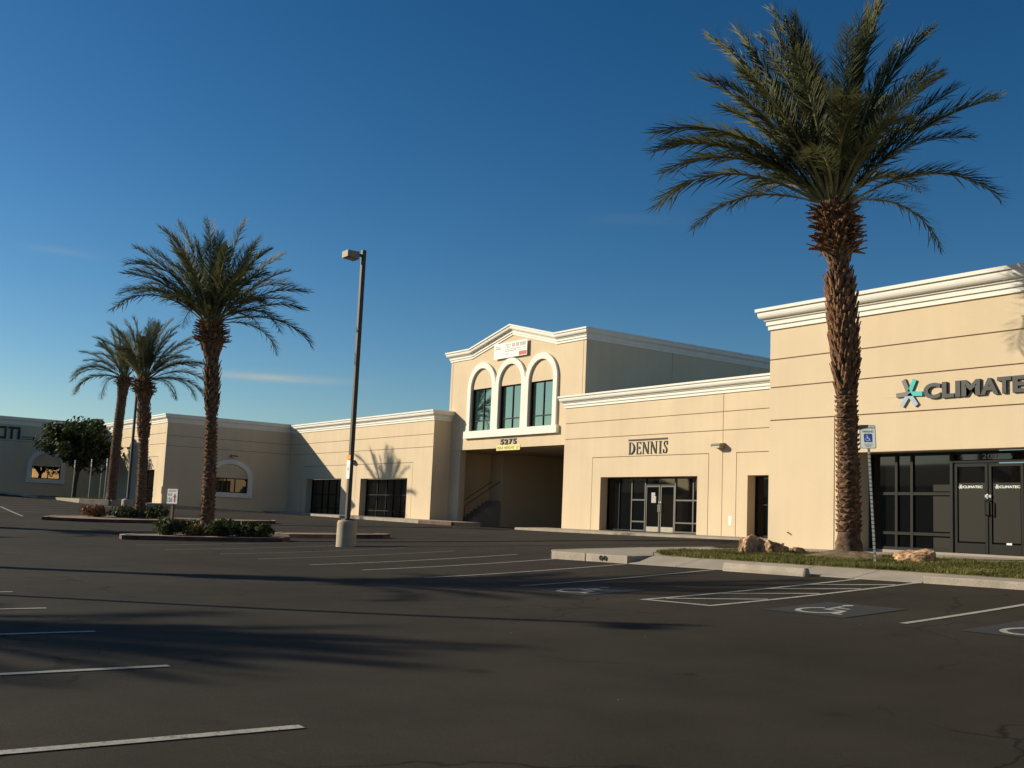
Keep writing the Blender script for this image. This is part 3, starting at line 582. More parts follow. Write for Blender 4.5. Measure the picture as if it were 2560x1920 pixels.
# arch surrounds
bm=NB(); vv={}
def V(u,z):
    k=(round(u,4),round(z,4))
    if k not in vv: vv[k]=bm.verts.new(F.p(u,z,.032))
    return vv[k]
fs=[]; RO=1.4375; SPR=7.6; n=22
for c in CX:
    for i in range(n):
        a,b=math.pi*i/n,math.pi*(i+1)/n
        q=[V(c+RO*math.cos(a),SPR+RO*math.sin(a)),V(c+RO*math.cos(b),SPR+RO*math.sin(b)),V(c+WH*math.cos(b),SPR+WH*math.sin(b)),V(c+WH*math.cos(a),SPR+WH*math.sin(a))]
        fs.append(bm.faces.new(q))
    for s in (-1,1): fs.append(bm.faces.new([V(c+s*WH,5.09),V(c+s*RO,5.09),V(c+s*RO,SPR),V(c+s*WH,SPR)]))
r=bmesh.ops.extrude_face_region(bm,geom=fs); bmesh.ops.translate(bm,verts=[g for g in r['geom'] if isinstance(g,bmesh.types.BMVert)],vec=F.n*.13); bmesh.ops.recalc_face_normals(bm,faces=bm.faces[:]); mk('arch_trim',bm,M_TRIM,B)
fb('sill',M_TRIM,B,F,-54.30,-45.36,4.68,5.088,.032,.22)
for c in CX: grid_win(B,F,[c-WH+.03,c+.02,c+WH-.03],[5.11,5.68,7.50],-.12,.06,gl=M_GLT,fm=M_FR)
# drive-through
bxo('ceiling',M_ST,B,-59,-43.3,34.75,58,4.06,4.2)
bxo('wall',M_ST,B,-56.2,-54.86,34.5,34.9,-.5,4.035); bxo('wall',M_ST,B,-56.2,-54.87,37.6,58,-.5,4.055); bxo('wall',M_ST,B,-59,-56.23,34.75,38,-.5,4.055); bxo('wall',M_ST,B,-55,-43.3,58,58.3,-.5,4.05)  # the wall closing the far end is added, unseen, to keep daylight out
FR_=Fr((-43.285,34.5,0),(0,1,0),(-1,0,0)); grid_win(B,FR_,[.5+2.2*i for i in range(11)],[-.35,2.3,3.95],.0,.09,gl=M_GL,fm=M_FR,name='bounce_blocker')  # unseen dark panes added to cut sunlight bouncing inside the passage
for i in range(9): bxo('stair_step',M_CONC,B,-56.25-.001*i,-54.95,35.15+.27*i,35.15+.27*(i+1)-.002,-.45,-.15+.17*i)
for xx in (-54.98,-55.9):
    bm=NB(); tube(bm,[(xx,35.05,-.45),(xx,35.05,.75),(xx,35.3,.98),(xx,37.5,2.36)],.022,8); mk('handrail',bm,M_POLE,B)
NS=root('house_number',(-49.9,34.45,4.2),'black house number 5275 on the band above the drive-through','number')
for i,ch in enumerate('5275'): place_text('digit',ch,F,-50.64+.405*i,-50.32+.405*i,4.23,4.53,.032,.07,M_BLK,NS,.035)
HS=root('height_sign',(-49.9,34.40,3.9),'pale yellow MAX HEIGHT 12 foot plate hanging at the lip of the drive-through','sign')
fb('plate',M_YEL,HS,F,-51.02,-48.76,3.90,4.185,.034,.05); place_text('lettering',"MAX HEIGHT 12'",F,-50.93,-48.84,3.96,4.13,.0505,.054,M_BLK,HS,.0)
BN=root('banner',(-49.9,34.40,8.95),'white rectangular vinyl banner with red corner block under the gable','banner')
fb('banner_cloth',M_WHITE,BN,F,-51.5,-48.29,9.06,9.93,.165,.175)
fb('banner_red_block',M_BANR,BN,F,-49.05,-48.33,9.10,9.32,.1755,.178)
place_text('banner_print','702',F,-50.42,-49.85,9.60,9.85,.1755,.178,M_BANG,BN,.02)
for i,(a,b,c,d) in enumerate([(-49.75,-49.45,9.62,9.84),(-49.38,-49.05,9.62,9.84),(-48.98,-48.42,9.62,9.84),(-50.42,-48.40,9.50,9.55),(-50.40,-49.3,9.40,9.46),(-51.38,-50.85,9.72,9.78),(-51.36,-50.85,9.58,9.68),(-50.40,-50.1,9.24,9.30),(-49.2,-48.5,9.38,9.42)]): fb('banner_print',M_BANG,BN,F,a,b,c,d,.1755,.178)
# --- projecting block (side plane X = -76.55, front plane Y = 24.05)
def arch_window(B,F,uc,hw,z0,z1,rise,t,gl,us):
    """segmental arched surround with a rectangular window in its foot"""
    bm=NB(); n=24; pin=[];pout=[]
    for i in range(n+1):
        a=math.pi*i/n; pin.append((uc+hw*math.cos(a),z1+rise*math.sin(a))); pout.append((uc+(hw+t)*math.cos(a),z1+(rise+t*.9)*math.sin(a)))
    pin=[(uc+hw,z0-.02)]+pin+[(uc-hw,z0-.02)]; pout=[(uc+hw+t,z0-.02)]+pout+[(uc-hw-t,z0-.02)]
    a=[bm.verts.new(F.p(u,z,.032)) for u,z in pout]; b=[bm.verts.new(F.p(u,z,.032)) for u,z in pin]
    fs=[bm.faces.new((a[i],a[i+1],b[i+1],b[i])) for i in range(len(a)-1)]
    r=bmesh.ops.extrude_face_region(bm,geom=fs); bmesh.ops.translate(bm,verts=[g for g in r['geom'] if isinstance(g,bmesh.types.BMVert)],vec=F.n*.10); bmesh.ops.recalc_face_normals(bm,faces=bm.faces[:]); mk('arch_trim',bm,M_TRIM,B)
    fb('sill',M_TRIM,B,F,uc-hw-t-.03,uc+hw+t+.03,z0-.34,z0-.022,.032,.15)
    grid_win(B,F,us,[z0+.03,z1-.03],-.06,.06,gl=gl)
B=root('shop_building',(-84,28,-.1),'projecting beige block with lit front and shaded side holding a single arched window','building')
FS=Fr((-76.55,24.05,0),(0,1,0),(1,0,0)); FF=Fr((0,24.05,0),(1,0,0),(0,-1,0)); zb=-.2
h=[(3.40,6.05,1.22,2.25)]
wall(B,FS,.0,9.3,zb,5.88,h,[(0,9.3,zb,4.25,h),(0,9.3,4.25,4.97,[]),(0,9.3,4.97,5.88,[])],proud=.028)
arch_window(B,FS,4.725,1.325,1.22,2.25,1.0,.36,M_GLS,[3.43,4.5,5.15,6.02]); wall_light(B,FS,4.86,3.72,.45)
o1=(-81.45,-78.66,zb,2.60); o2=(-88.2,-85.9,zb,2.62)
wall(B,FF,-92.7,-76.79,zb,5.88,[o1,o2],[(-92.7,-76.79,zb,4.40,[(-82.1,-78.1,zb,3.52,1)]),(-82.1,-78.1,zb,3.52,[o1]),(-92.7,-76.79,4.40,5.14,[]),(-92.7,-76.79,5.14,5.88,[])])
fb('wall_panel',M_ST,B,FF,-76.785,-76.55,zb,5.88,-.2,.03)
reveal(B,FF,*o1[:2],zb,2.6,.4)
grid_win(B,FF,[-81.4,-80.0,-78.7],[.25,1.3,2.56],-.35,.06); grid_win(B,FF,[-88.15,-87.0,-85.95],[.25,1.3,2.56],-.15,.06); wall_light(B,FF,-84.7,4.2,.4)
cornice(B,[(-92.7,24.02,5.86,0,-1),(-76.52,24.02,5.86,1,-1),(-76.52,33.27,5.86,1,0)])
roofbox(B,-92.7,-76.6,24.1,60,6.1)
# --- far left wing (plane X = -92.7)
B=root('shop_building',(-94,14,.1),'shaded building wing at the far left with dark lettering and golden reflecting window','building')
FS=Fr((-92.7,0,0),(0,1,0),(1,0,0)); zb=.1; h=[(18.70,20.86,1.80,2.78)]
wall(B,FS,-8,24.0,zb,5.90,h,[(-8,24,zb,4.6,h),(-8,24,4.6,5.9,[])],proud=.028)
arch_window(B,FS,19.78,1.08,1.80,2.78,1.05,.34,M_GLG,[18.73,19.95,20.83])
cornice(B,[(-92.67,-8,5.88,1,0),(-92.67,23.9,5.88,1,0)]); roofbox(B,-112,-92.9,-8,60,6.1); bxo('wall',M_ST,B,-112,-92.9,-8.,-7.8,zb,5.8)
SG=root('wall_sign',(-92.6,16.9,4.7),'dark joined capital letters high on the shaded far left wall','sign')
for pts in ([(15.4,4.72),(16.62,4.72),(16.62,5.05),(16.45,5.05),(16.45,4.90),(15.4,4.90)],): 
    bm=NB(); poly_ex(bm,FS,pts,.03,.09); mk('letter',bm,M_DKG,SG)
bm=NB(); fbox(bm,FS,16.46,16.62,4.95,5.5,.03,.088); fbox(bm,FS,15.4,16.62,5.52,5.70,.03,.086); mk('letter',bm,M_DKG,SG)
bm=NB(); fbox(bm,FS,16.90,17.08,4.74,5.52,.03,.088); fbox(bm,FS,16.72,17.30,5.53,5.70,.03,.09); mk('letter',bm,M_DKG,SG)
bm=NB(); fbox(bm,FS,17.42,17.62,4.74,5.50,.03,.088); fbox(bm,FS,17.31,17.60,5.52,5.70,.03,.088); mk('letter',bm,M_DKG,SG)
for i in range(2): fb('small_print',M_LGY,SG,FS,17.75,18.75-.25*i,4.93-.16*i,5.0-.16*i,.03,.06)
# ------------------------------------------------------------------ walks in front of the shops
def lz(p,q):
    return lambda x,y:p[0]+p[1]*(x-p[2])+q*(y-p[3])
def walk(x0,x1,y0,y1,zf,seg,red=False):
    bm=NB(); prism(bm,[(x0,y0+.17),(x1,y0+.17),(x1,y1),(x0,y1)],lambda x,y:zf(x,y)-.012,.5); w=mk('pavement',bm,M_CONC,None,False,'structure')
    a=x0
    for s in seg:
        b=min(x1,a+s); kerb([(a+.008,y0),(b-.008,y0),(b-.008,y0+.165),(a+.008,y0+.165)],lambda x,y:zf(x,y)+.004,M_RED if red and a>red else M_KERB,w); a=b
        if a>=x1-1e-3: break
    n=int((x1-x0)/1.8)
    for i in range(n):
        u0=x0+(x1-x0)*i/n; u1=x0+(x1-x0)*(i+1)/n; slab([(u0,y0+.175),(u1,y0+.175),(u1,y1-.01),(u0,y1-.01)],zf,.05,parent=w)
    return w
walk(-44.6,-20.9,31.4,33.26,lambda x,y:-.265+.03*(y-31.4),[2.0,3.0,3.9,4.2,3.1,3.,3,3,3,3])
walk(-76.4,-50.5,31.4,33.26,lambda x,y:-.10-.0065*(x+58)+.02*(y-31.4),[3.2]*12,-54.5)
walk(-92.5,-75.2,22.6,24.0,lambda x,y:.20+.03*(y-22.6),[3.]*8)
bm=NB(); prism(bm,[(-76.5,24.0),(-75.3,24.0),(-75.3,31.2),(-76.5,31.2)],lambda x,y:.16-.03*(y-24),.5); mk('pavement',bm,M_KERB,None,False,'structure')
# ------------------------------------------------------------------ islands
def island(name,poly,label,h=.15,red=True,lift=None):
    cx=sum(p[0] for p in poly)/len(poly); cy=sum(p[1] for p in poly)/len(poly); zt=lambda x,y:gz(x,y)+h
    r=root(name,(cx,cy,gz(cx,cy)),label,'planting island')
    n=len(poly); inn=[(x+(cx-x)*.16/max(.3,math.dist((x,y),(cx,cy))),y+(cy-y)*.16/max(.3,math.dist((x,y),(cx,cy)))) for x,y in poly]
    for i in range(n):
        a,b,c,d=poly[i],poly[(i+1)%n],inn[(i+1)%n],inn[i]
        bm=NB(); k=max(1,int(math.dist(a,b)/1.2))
        for j in range(k):
            L=lambda p,q,t:(p[0]+(q[0]-p[0])*t,p[1]+(q[1]-p[1])*t)
            P=[L(a,b,j/k),L(a,b,(j+1)/k),L(d,c,(j+1)/k),L(d,c,j/k)]
            t=[bm.verts.new((x,y,zt(x,y)-(.0 if q<2 else -.0))) for q,(x,y) in enumerate(P)]; bo=[bm.verts.new((x,y,zt(x,y)-h-.12)) for x,y in P]
            f=bm.faces.new(t); f.material_index=1
            for q in range(4):
                f=bm.faces.new((t[q],bo[q],bo[(q+1)%4],t[(q+1)%4])); f.material_index=0
        bmesh.ops.remove_doubles(bm,verts=bm.verts,dist=.0005); bmesh.ops.recalc_face_normals(bm,faces=bm.faces[:]); mk('kerb_stone',bm,[M_RED if red else M_KERB,M_PINK],r)
    bm=NB(); c0=bm.verts.new((cx,cy,zt(cx,cy)+.01)); vs=[bm.verts.new((x,y,zt(x,y)-.02)) for x,y in inn]
    for i in range(n): bm.faces.new((c0,vs[i],vs[(i+1)%n]))
    bmesh.ops.recalc_face_normals(bm,faces=bm.faces[:]); mk('gravel_bed',bm,M_GRAVEL,r); return r
IA=[(-37.75,10.62),(-37.25,11.4),(-36.1,12.6),(-34.85,14.0),(-34.2,14.78),(-34.5,15.2),(-35.3,15.5),(-37.4,14.3),(-39.0,12.7),(-39.1,11.4),(-38.5,10.75)]
IB=[(-53.4,11.4),(-52.5,12.3),(-51.6,13.8),(-51.0,16.3),(-50.2,18.6),(-49.7,20.2),(-49.5,21.0),(-50.3,21.3),(-52.4,19.6),(-55.0,16.8),(-55.8,14.2),(-55.2,12.4)]
IC=[(-37.8,15.9),(-36.9,16.2),(-35.5,17.35),(-34.9,17.85),(-34.2,18.5),(-34.4,18.9),(-35.2,18.8),(-37.1,17.6),(-38.6,16.6)]
island('planting_island',IA,'red kerbed island with dark shrubs and a tall palm nearest the pole base'); island('planting_island',IB,'long red kerbed island holding the shorter palm and a reddish shrub'); island('planting_island',IC,'bare low red kerbed island just behind the concrete pole base')
# ------------------------------------------------------------------ palms
def frond_mesh(name,droop,seed,L=4.0,nl=92):
    """one feather frond along +X, curving down by droop radians over its length; returns mesh, chord angle, chord length"""
    rnd=random.Random(seed); vs=[];fs=[];mi=[]
    n=26; pos=[Vector((0,0,0))]; dirs=[]
    sway=rnd.uniform(-.25,.25)
    for i in range(n):
        t=i/(n-1); a=-droop*(t**1.6); y=sway*t*t; d=Vector((math.cos(a)*math.cos(y),math.sin(y)*math.cos(a),math.sin(a))); dirs.append(d)
        pos.append(pos[-1]+d*(L/n))
    dirs.append(dirs[-1])
    def at(t):
        f=t*n; i=min(n-1,int(f)); return pos[i].lerp(pos[i+1],f-i),dirs[min(i,n)]
    # rachis: flat triangular stem
    prev=None
    for i in range(0,n+1,2):
        t=i/n; w=.050*(1-t)**.8+.006; p=pos[i]; d=dirs[min(i,n)]; s=d.cross(Vector((0,0,1))).normalized(); u=s.cross(d)
        k=len(vs); vs+=[p+s*w,p-s*w,p-u*w*.9]
        if prev is not None:
            for a,b in ((0,1),(1,2),(2,0)): fs.append((prev+a,prev+b,k+b,k+a)); mi.append(1)
        prev=k
    for side in (-1,1):
        for j in range(nl):
            t=.16+.84*(j+rnd.random()*.6)/nl; p,d=at(min(t,.995)); s=d.cross(Vector((0,0,1))).normalized()*side; u=Vector((0,0,1)); u=(u-d*u.dot(d)).normalized()
            prof=min(1,(t-.12)/.16)*min(1,(1.10-t)/.30)**.7
            ln=(.60*prof+.06)*rnd.uniform(.8,1.12); fw=R(38+14*(1-t)+rnd.gauss(0,7)); v=R(rnd.choice((8,26,44))+rnd.gauss(0,9))
            if rnd.random()<.05: v=R(-30)
            dd=(d*math.cos(fw)+(s*math.cos(v)+u*math.sin(v))*math.sin(fw)).normalized(); w=.0145*rnd.uniform(.8,1.2)*(.6+.4*prof)
            wv=dd.cross(u).normalized()
            if wv.length<.1: wv=s
            wv=(wv*math.cos(.7)+dd.cross(wv)*math.sin(.7)*side)
            m=p+dd*ln*.5; tip=p+dd*ln+Vector((0,0,-.06*ln*rnd.uniform(.2,1.5)))
            k=len(vs); vs+=[p+wv*w*.5,p-wv*w*.5,m+wv*w,m-wv*w,tip]; fs+=[(k,k+1,k+3,k+2),(k+2,k+3,k+4)]; mi+=[0,0]
    me=bpy.data.meshes.new(name); me.from_pydata([tuple(v) for v in vs],[],fs); me.materials.append(M_LEAF); me.materials.append(M_RACH)
    me.polygons.foreach_set('material_index',mi)
    c=pos[-1]; return me,math.atan2(c.z,math.hypot(c.x,c.y)),c.length,math.atan2(c.y,c.x)
FR=[frond_mesh('frond',d,11+i) for i,d in enumerate((.25,.35,.5,.6,.8,.95,1.25,1.5,1.9))]
RIGHT=Vector((RW.x,RW.y,0)).normalized(); AWAY=Vector((FW.x,FW.y,0)).normalized(); UP=Vector((0,0,1))
def palm(loc,H,prof,lean,label,tips,extra,Lf,seed,group='date palms',nring=10,dz_row=.17,base_rows=True):
    """prof: (height,radius) list; tips: (right,up) of frond tips seen from the lot; extra: number of further fronds"""
    rnd=random.Random(seed); r=root('palm_tree',loc,label,'palm tree',group); b=Vector(loc)
    def ctr(h): t=h/H; return b+Vector(lean)*t*t+UP*h
    def rad(h):
        for (h0,r0),(h1,r1) in zip(prof,prof[1:]):
            if h<=h1: return r0+(r1-r0)*(h-h0)/(h1-h0)
        return prof[-1][1]
    bm=NB(); hs=[]; h=-.2
    while h<H: hs.append(h); h+=.12
    hs.append(H); rows=[]; sg=18
    for i,h in enumerate(hs):
        c=ctr(max(h,0))+UP*min(h,0); rr=rad(max(h,0))*(1 if h>.25 else 1.08)
        rows.append([bm.verts.new(c+Vector((math.cos(2*math.pi*k/sg),math.sin(2*math.pi*k/sg),0))*(rr*.93+rnd.uniform(-.02,.02)+.014*math.sin(k*2.3+i*2.1))) for k in range(sg)])
    for r0,r1 in zip(rows,rows[1:]):
        for k in range(sg): bm.faces.new((r0[k],r0[(k+1)%sg],r1[(k+1)%sg],r1[k]))
    bm.faces.new(rows[-1]); tr=mk('trunk',bm,M_TRUNK,r,True)
    # leaf bases: woody stubs in a spiral
    vs=[];fs=[]; h=.55; row=0
    while h<H-.05:
        R0=rad(h); shag=sstep(prof[2][0]-.1,prof[2][0]+.25,h); skirt=1 if h>prof[-3][0]-.15 else 0
        n=max(7,int(2*math.pi*R0/(.19-.04*shag))) if not skirt else int(2*math.pi*R0/.12)
        for k in range(n):
            a=2*math.pi*(k+.5*(row%2)+rnd.uniform(-.16,.16))/n; o=Vector((math.cos(a),math.sin(a),0)); s=Vector((-math.sin(a),math.cos(a),0)); c=ctr(h)+UP*rnd.uniform(-.03,.03)
            if skirt: ln=rnd.uniform(.14,.34); el=rnd.uniform(-.35,.9); w=rnd.uniform(.035,.06)
            else: ln=.058+.21*shag*rnd.uniform(.5,1.2); el=1.12+.22*shag+rnd.uniform(-.12,.14); w=.105*(1-.42*shag)*rnd.uniform(.8,1.15)
            d=o*math.cos(el)+UP*math.sin(el); th=.017+.010*rnd.random(); nrm=(o*math.sin(el)-UP*math.cos(el))*-1
            p=c+o*(R0*.90); tip=p+d*ln+o*.02; q=len(vs); out_=o*math.sin(el)-UP*math.cos(el)
            vs+=[p-s*w-out_*-.0,p+s*w,p+s*w*.6+out_*th*1.4,p-s*w*.6+out_*th*1.4,tip-s*w*.45,tip+s*w*.45,tip+out_*th]
            fs+=[(q,q+1,q+5,q+4),(q+1,q+2,q+6,q+5),(q+2,q+3,q+6),(q+3,q,q+4,q+6),(q+4,q+5,q+6),(q,q+3,q+2,q+1)]
        row+=1; h+=(dz_row*(.62 if not skirt else .42)) if shag<.5 else dz_row*(.72 if not skirt else .42)
    me=bpy.data.meshes.new('leaf_bases'); me.from_pydata([tuple(v-b) for v in vs],[],fs); me.materials.append(M_DRY); o=bpy.data.objects.new('leaf_bases',me); link(o,r); o['kind']='stuff'
    # crown heart: cluster of young spears and leaf sheaths, which carries the fronds
    c=ctr(H); bm=NB()
    for k in range(16):
        a=rnd.uniform(0,6.28); e=rnd.uniform(1.0,1.5); d=Vector((math.cos(a)*math.cos(e),math.sin(a)*math.cos(e),math.sin(e))); l=rnd.uniform(.5,1.3)
        st=c+Vector((math.cos(a),math.sin(a),0))*rnd.uniform(.03,prof[-1][1]*.55)-UP*.15; tube(bm,[st,st+d*l*.5,st+d*l],[.05,.035,.01],5)
    cr=mk('crown',bm,M_RACH,r)
    def put(v,i=None,rolls=.35):
        l=v.length; el=math.asin(max(-1,min(1,v.z/l))); az=math.atan2(v.y,v.x)
        if i is None:
            x=.60+ (.9-el)*.75+rnd.uniform(-.25,.25); i=min(range(len(FR)),key=lambda q:abs((.25,.35,.5,.6,.8,.95,1.25,1.5,1.9)[q]-x))
        me,ca,cl,cy=FR[i]; pitch=min(el-ca,1.5); o=bpy.data.objects.new('frond',me); link(o,cr)
        st=Vector((math.cos(az),math.sin(az),0))*prof[-1][1]*.55+UP*rnd.uniform(-.12,.12)
        o.location=(c-b)+st; o.scale=(l/cl,)*3
        o.rotation_euler=(Matrix.Rotation(az-cy,3,'Z')@Matrix.Rotation(-pitch,3,'Y')@Matrix.Rotation(rnd.uniform(-rolls,rolls),3,'X')).to_euler()
    for tpt in tips:
        x,z=tpt[:2]; rest=max(0,(Lf*.93)**2-x*x-z*z); dp=math.sqrt(rest)*rnd.choice((-1,1))*rnd.uniform(.3,.95)
        if len(tpt)>2: dp=tpt[2]
        put(RIGHT*x+UP*z+AWAY*dp)
    for k in range(extra):
        a=k*2.39996+rnd.uniform(-.2,.2); e=R(88-72*((k+.5)/extra)**.8); l=Lf*rnd.uniform(.8,1.0); put(Vector((math.cos(a)*math.cos(e),math.sin(a)*math.cos(e),math.sin(e)))*l*.93)
    return r
def T(c,k,pts): return [((x-c[0])*k,(c[1]-y)*k) for x,y in pts]
PROFR=[(0,.33),(.5,.27),(3.6,.235),(3.9,.27),(4.6,.32),(6.15,.31),(6.35,.19),(6.5,.21),(6.8,.42),(7.1,.47),(7.6,.42),(7.95,.40)]
PROFR=[(0,.33),(.55,.27),(3.6,.235),(4.0,.285),(4.8,.33),(6.0,.33),(6.25,.24),(6.45,.20),(6.62,.28),(6.9,.42),(7.5,.39),(7.95,.37)]
KR=.967
palm((-15.78,20.10,-.435),8.0,[(a*1.006,b*.95) for a,b in PROFR],(-.30,-.22,0),'largest date palm, ringed bulging trunk, standing on the grass strip before the right building',
 [(x*KR,z*KR*(1.13 if z>2.4 else 1.)) for x,z in T((1130,1110),.003875,[(960,-20),(1000,20),(1140,-80),(1190,-20),(1265,-20),(1315,90),(1280,150),(1050,60),(900,60),(800,110),(840,190),(720,170),(570,130),(620,260),(480,250),(400,200),(330,400),(440,430),(385,560),(480,560),(70,720),(230,700),(150,760),(70,840),(170,930),(300,760),(140,1140),(390,1200),(1680,90),(1640,340),(1660,380),(1810,430),(1700,520),(2085,470),(2120,1030),(1840,1300)])]
 +[(-.1,4.2,.3),(.3,4.0,-.6),(-.35,3.9,1.2),(-1.0,-.05,-2.4),(.9,.9,2.6),(1.3,-.05,2.2),(.5,.8,-2.7),(-.6,1.2,-2.7),(-1.4,.5,2.8),(-2.2,2.6,.8),(-2.6,1.9,-.9),(-1.6,3.2,-.8),(1.5,3.0,.8),(.9,3.4,-.9)],20,4.15,3)
PROF2=[(0,.30),(.5,.24),(4.2,.185),(4.6,.23),(5.4,.24),(5.7,.22),(6.0,.20),(6.15,.24),(6.4,.34),(6.75,.42),(7.1,.38),(7.45,.33)]
palm((-37.1,13.25,gz(-37.1,13.25)+.13),7.45,PROF2,(-.22,-.33,0),'tall date palm on the shrubby island, second largest crown in the picture',
 T((1310,1000),.00397,[(1000,150),(860,230),(930,320),(1290,170),(1260,240),(1500,110),(1580,300),(1690,330),(1800,400),(745,385),(740,530),(545,590),(550,740),(460,905),(620,840),(2090,690),(1850,640),(2050,850),(1800,1190),(2120,1150),(1950,1130),(1940,960),(700,640)])+[(-.8,.2,-2.2),(.5,-.5,-1.8),(-1.6,.05,2.0),(.8,.4,2.4)],26,3.7,5,dz_row=.2)
PROF3=[(0,.30),(.5,.25),(3.7,.22),(4.0,.27),(5.0,.29),(5.3,.25),(5.5,.24),(5.65,.28),(5.85,.40),(6.1,.43),(6.4,.38),(6.7,.34)]
palm((-53.3,15.75,gz(-53.3,15.75)+.13),6.7,PROF3,(-.21,-.31,0),'shorter date palm on the far island beside the second lamp post',
 T((660,1490),.0055,[(500,1000),(590,975),(700,990),(830,975),(920,1060),(1040,1110),(1050,1190),(1140,1340),(1130,1420),(1220,1560),(1180,1620),(1040,1630),(940,1660),(850,1640),(350,1020),(240,1150),(780,1010)]),20,3.1,9,dz_row=.22)
PROF4=[(0,.40),(.6,.36),(7.3,.34),(7.5,.36),(7.6,.36),(7.7,.35),(7.8,.35),(7.9,.38),(8.1,.48),(8.4,.50),(8.7,.44),(9.0,.40)]
palm((-75.8,20.42,.33),8.28,[(a*.945,b*.92) for a,b in PROF4],(.15,.15,0),'thick trunked date palm at the back against the lit wall of the far block',
 T((490,1480),.00768,[(240,1160),(150,1290),(170,1360),(85,1440),(70,1500),(100,1560),(100,1640),(160,1660),(210,1650),(540,1650),(360,1050),(450,1050),(600,1100)]),16,3.5,12,dz_row=.24)
# palms of the next row, out of the picture to the left; their shadows cross the lot
for i,(x,y,H,sd) in enumerate([(-33.6,-4.2,8.2,21),(-30.4,-13.7,8.2,22),(-59,-2.9,8.0,23)]):
    k=H/7.45; palm((x,y,gz(x,y)),H,[(a*k,b) for a,b in PROF2],(.1,.1,0),['date palm out of frame whose trunk shadow crosses the middle of the lot','nearest date palm out of frame, its frond shadows in the left foreground','farthest date palm out of frame, its shadow reaching the shrubby island'][i],[],34,4.1,sd,'palms beyond the left edge')
# ------------------------------------------------------------------ shrubs and tree
def shrub(loc,rx,ry,h,m,label,seed,n=900,sz=.07,group='island shrubs'):
    rnd=random.Random(seed); r=root('shrub',loc,label,'shrub',group); b=Vector(loc); vs=[];fs=[]
    lumps=[(Vector((rnd.gauss(0,.35)*rx,rnd.gauss(0,.35)*ry,h*rnd.uniform(.35,.6))),rnd.uniform(.45,.75)) for _ in range(7)]
    while len(fs)<n:
        c,s=rnd.choice(lumps); d=Vector((rnd.gauss(0,1),rnd.gauss(0,1),rnd.gauss(0,1))).normalized()*(rnd.random()**.28)
        p=c+Vector((d.x*rx*s,d.y*ry*s,d.z*h*.55*s*1.3))
        if p.z<.0: p.z=rnd.uniform(0,.1)*h
        if p.z>h*1.05: continue
        a=Vector((rnd.gauss(0,1),rnd.gauss(0,1),rnd.gauss(0,.6)+.3)).normalized(); u=a.orthogonal().normalized(); v=a.cross(u); l=sz*rnd.uniform(.6,1.4); w=l*.45; t=rnd.uniform(0,6.28); u,v=u*math.cos(t)+v*math.sin(t),v*math.cos(t)-u*math.sin(t)
        k=len(vs); vs+=[p-u*l,p+v*w,p+u*l,p-v*w]; fs.append((k,k+1,k+2,k+3))
    me=bpy.data.meshes.new('foliage'); me.from_pydata([tuple(v) for v in vs],[],fs); me.materials.append(m); link(bpy.data.objects.new('foliage',me),r)
    bm=NB()
    for i in range(7):
        a=i*.9; tube(bm,[b+Vector((.04*math.cos(a),.04*math.sin(a),-.03)),b+Vector((rx*.5*math.cos(a),ry*.5*math.sin(a),h*.6))],[.018,.008],5)
    mk('stem',bm,M_BARK,r); return r
def isl(x,y): return (x,y,gz(x,y)+.13)
shrub(isl(-37.75,12.05),.62,.55,0.62,M_SHRUB,'dark rounded shrub under the suite arrow sign',1)
shrub(isl(-37.75,12.95),.42,.42,.55,M_SHRUB,'low dark shrub just left of the palm on the shrubby island',2,600)
shrub(isl(-37.0,12.85),.36,.36,.42,M_SHYEL,'small yellowish shrub at the foot of the palm on the shrubby island',3,450)
shrub(isl(-36.4,13.45),.60,.60,0.58,M_SHRUB,'dark shrub just right of the palm on the shrubby island',4)
shrub(isl(-36.0,14.05),.55,.55,0.54,M_SHRUB,'dark shrub, middle of the three right of the island palm',6)
shrub(isl(-35.45,14.55),.58,.55,0.52,M_SHRUB,'rightmost dark shrub tapering to the end of the shrubby island',5)
shrub(isl(-54.1,13.95),.65,.6,.62,M_SHRED,'reddish brown shrub on the far long island',7,900,.08)
shrub(isl(-53.5,15.0),.75,.7,.60,M_SHRUB,'dark shrub left of the shorter palm on the far island',8,900,.08)
shrub(isl(-52.8,16.5),.75,.7,.62,M_SHRUB,'dark shrub right of the shorter palm on the far island',10,900,.08)
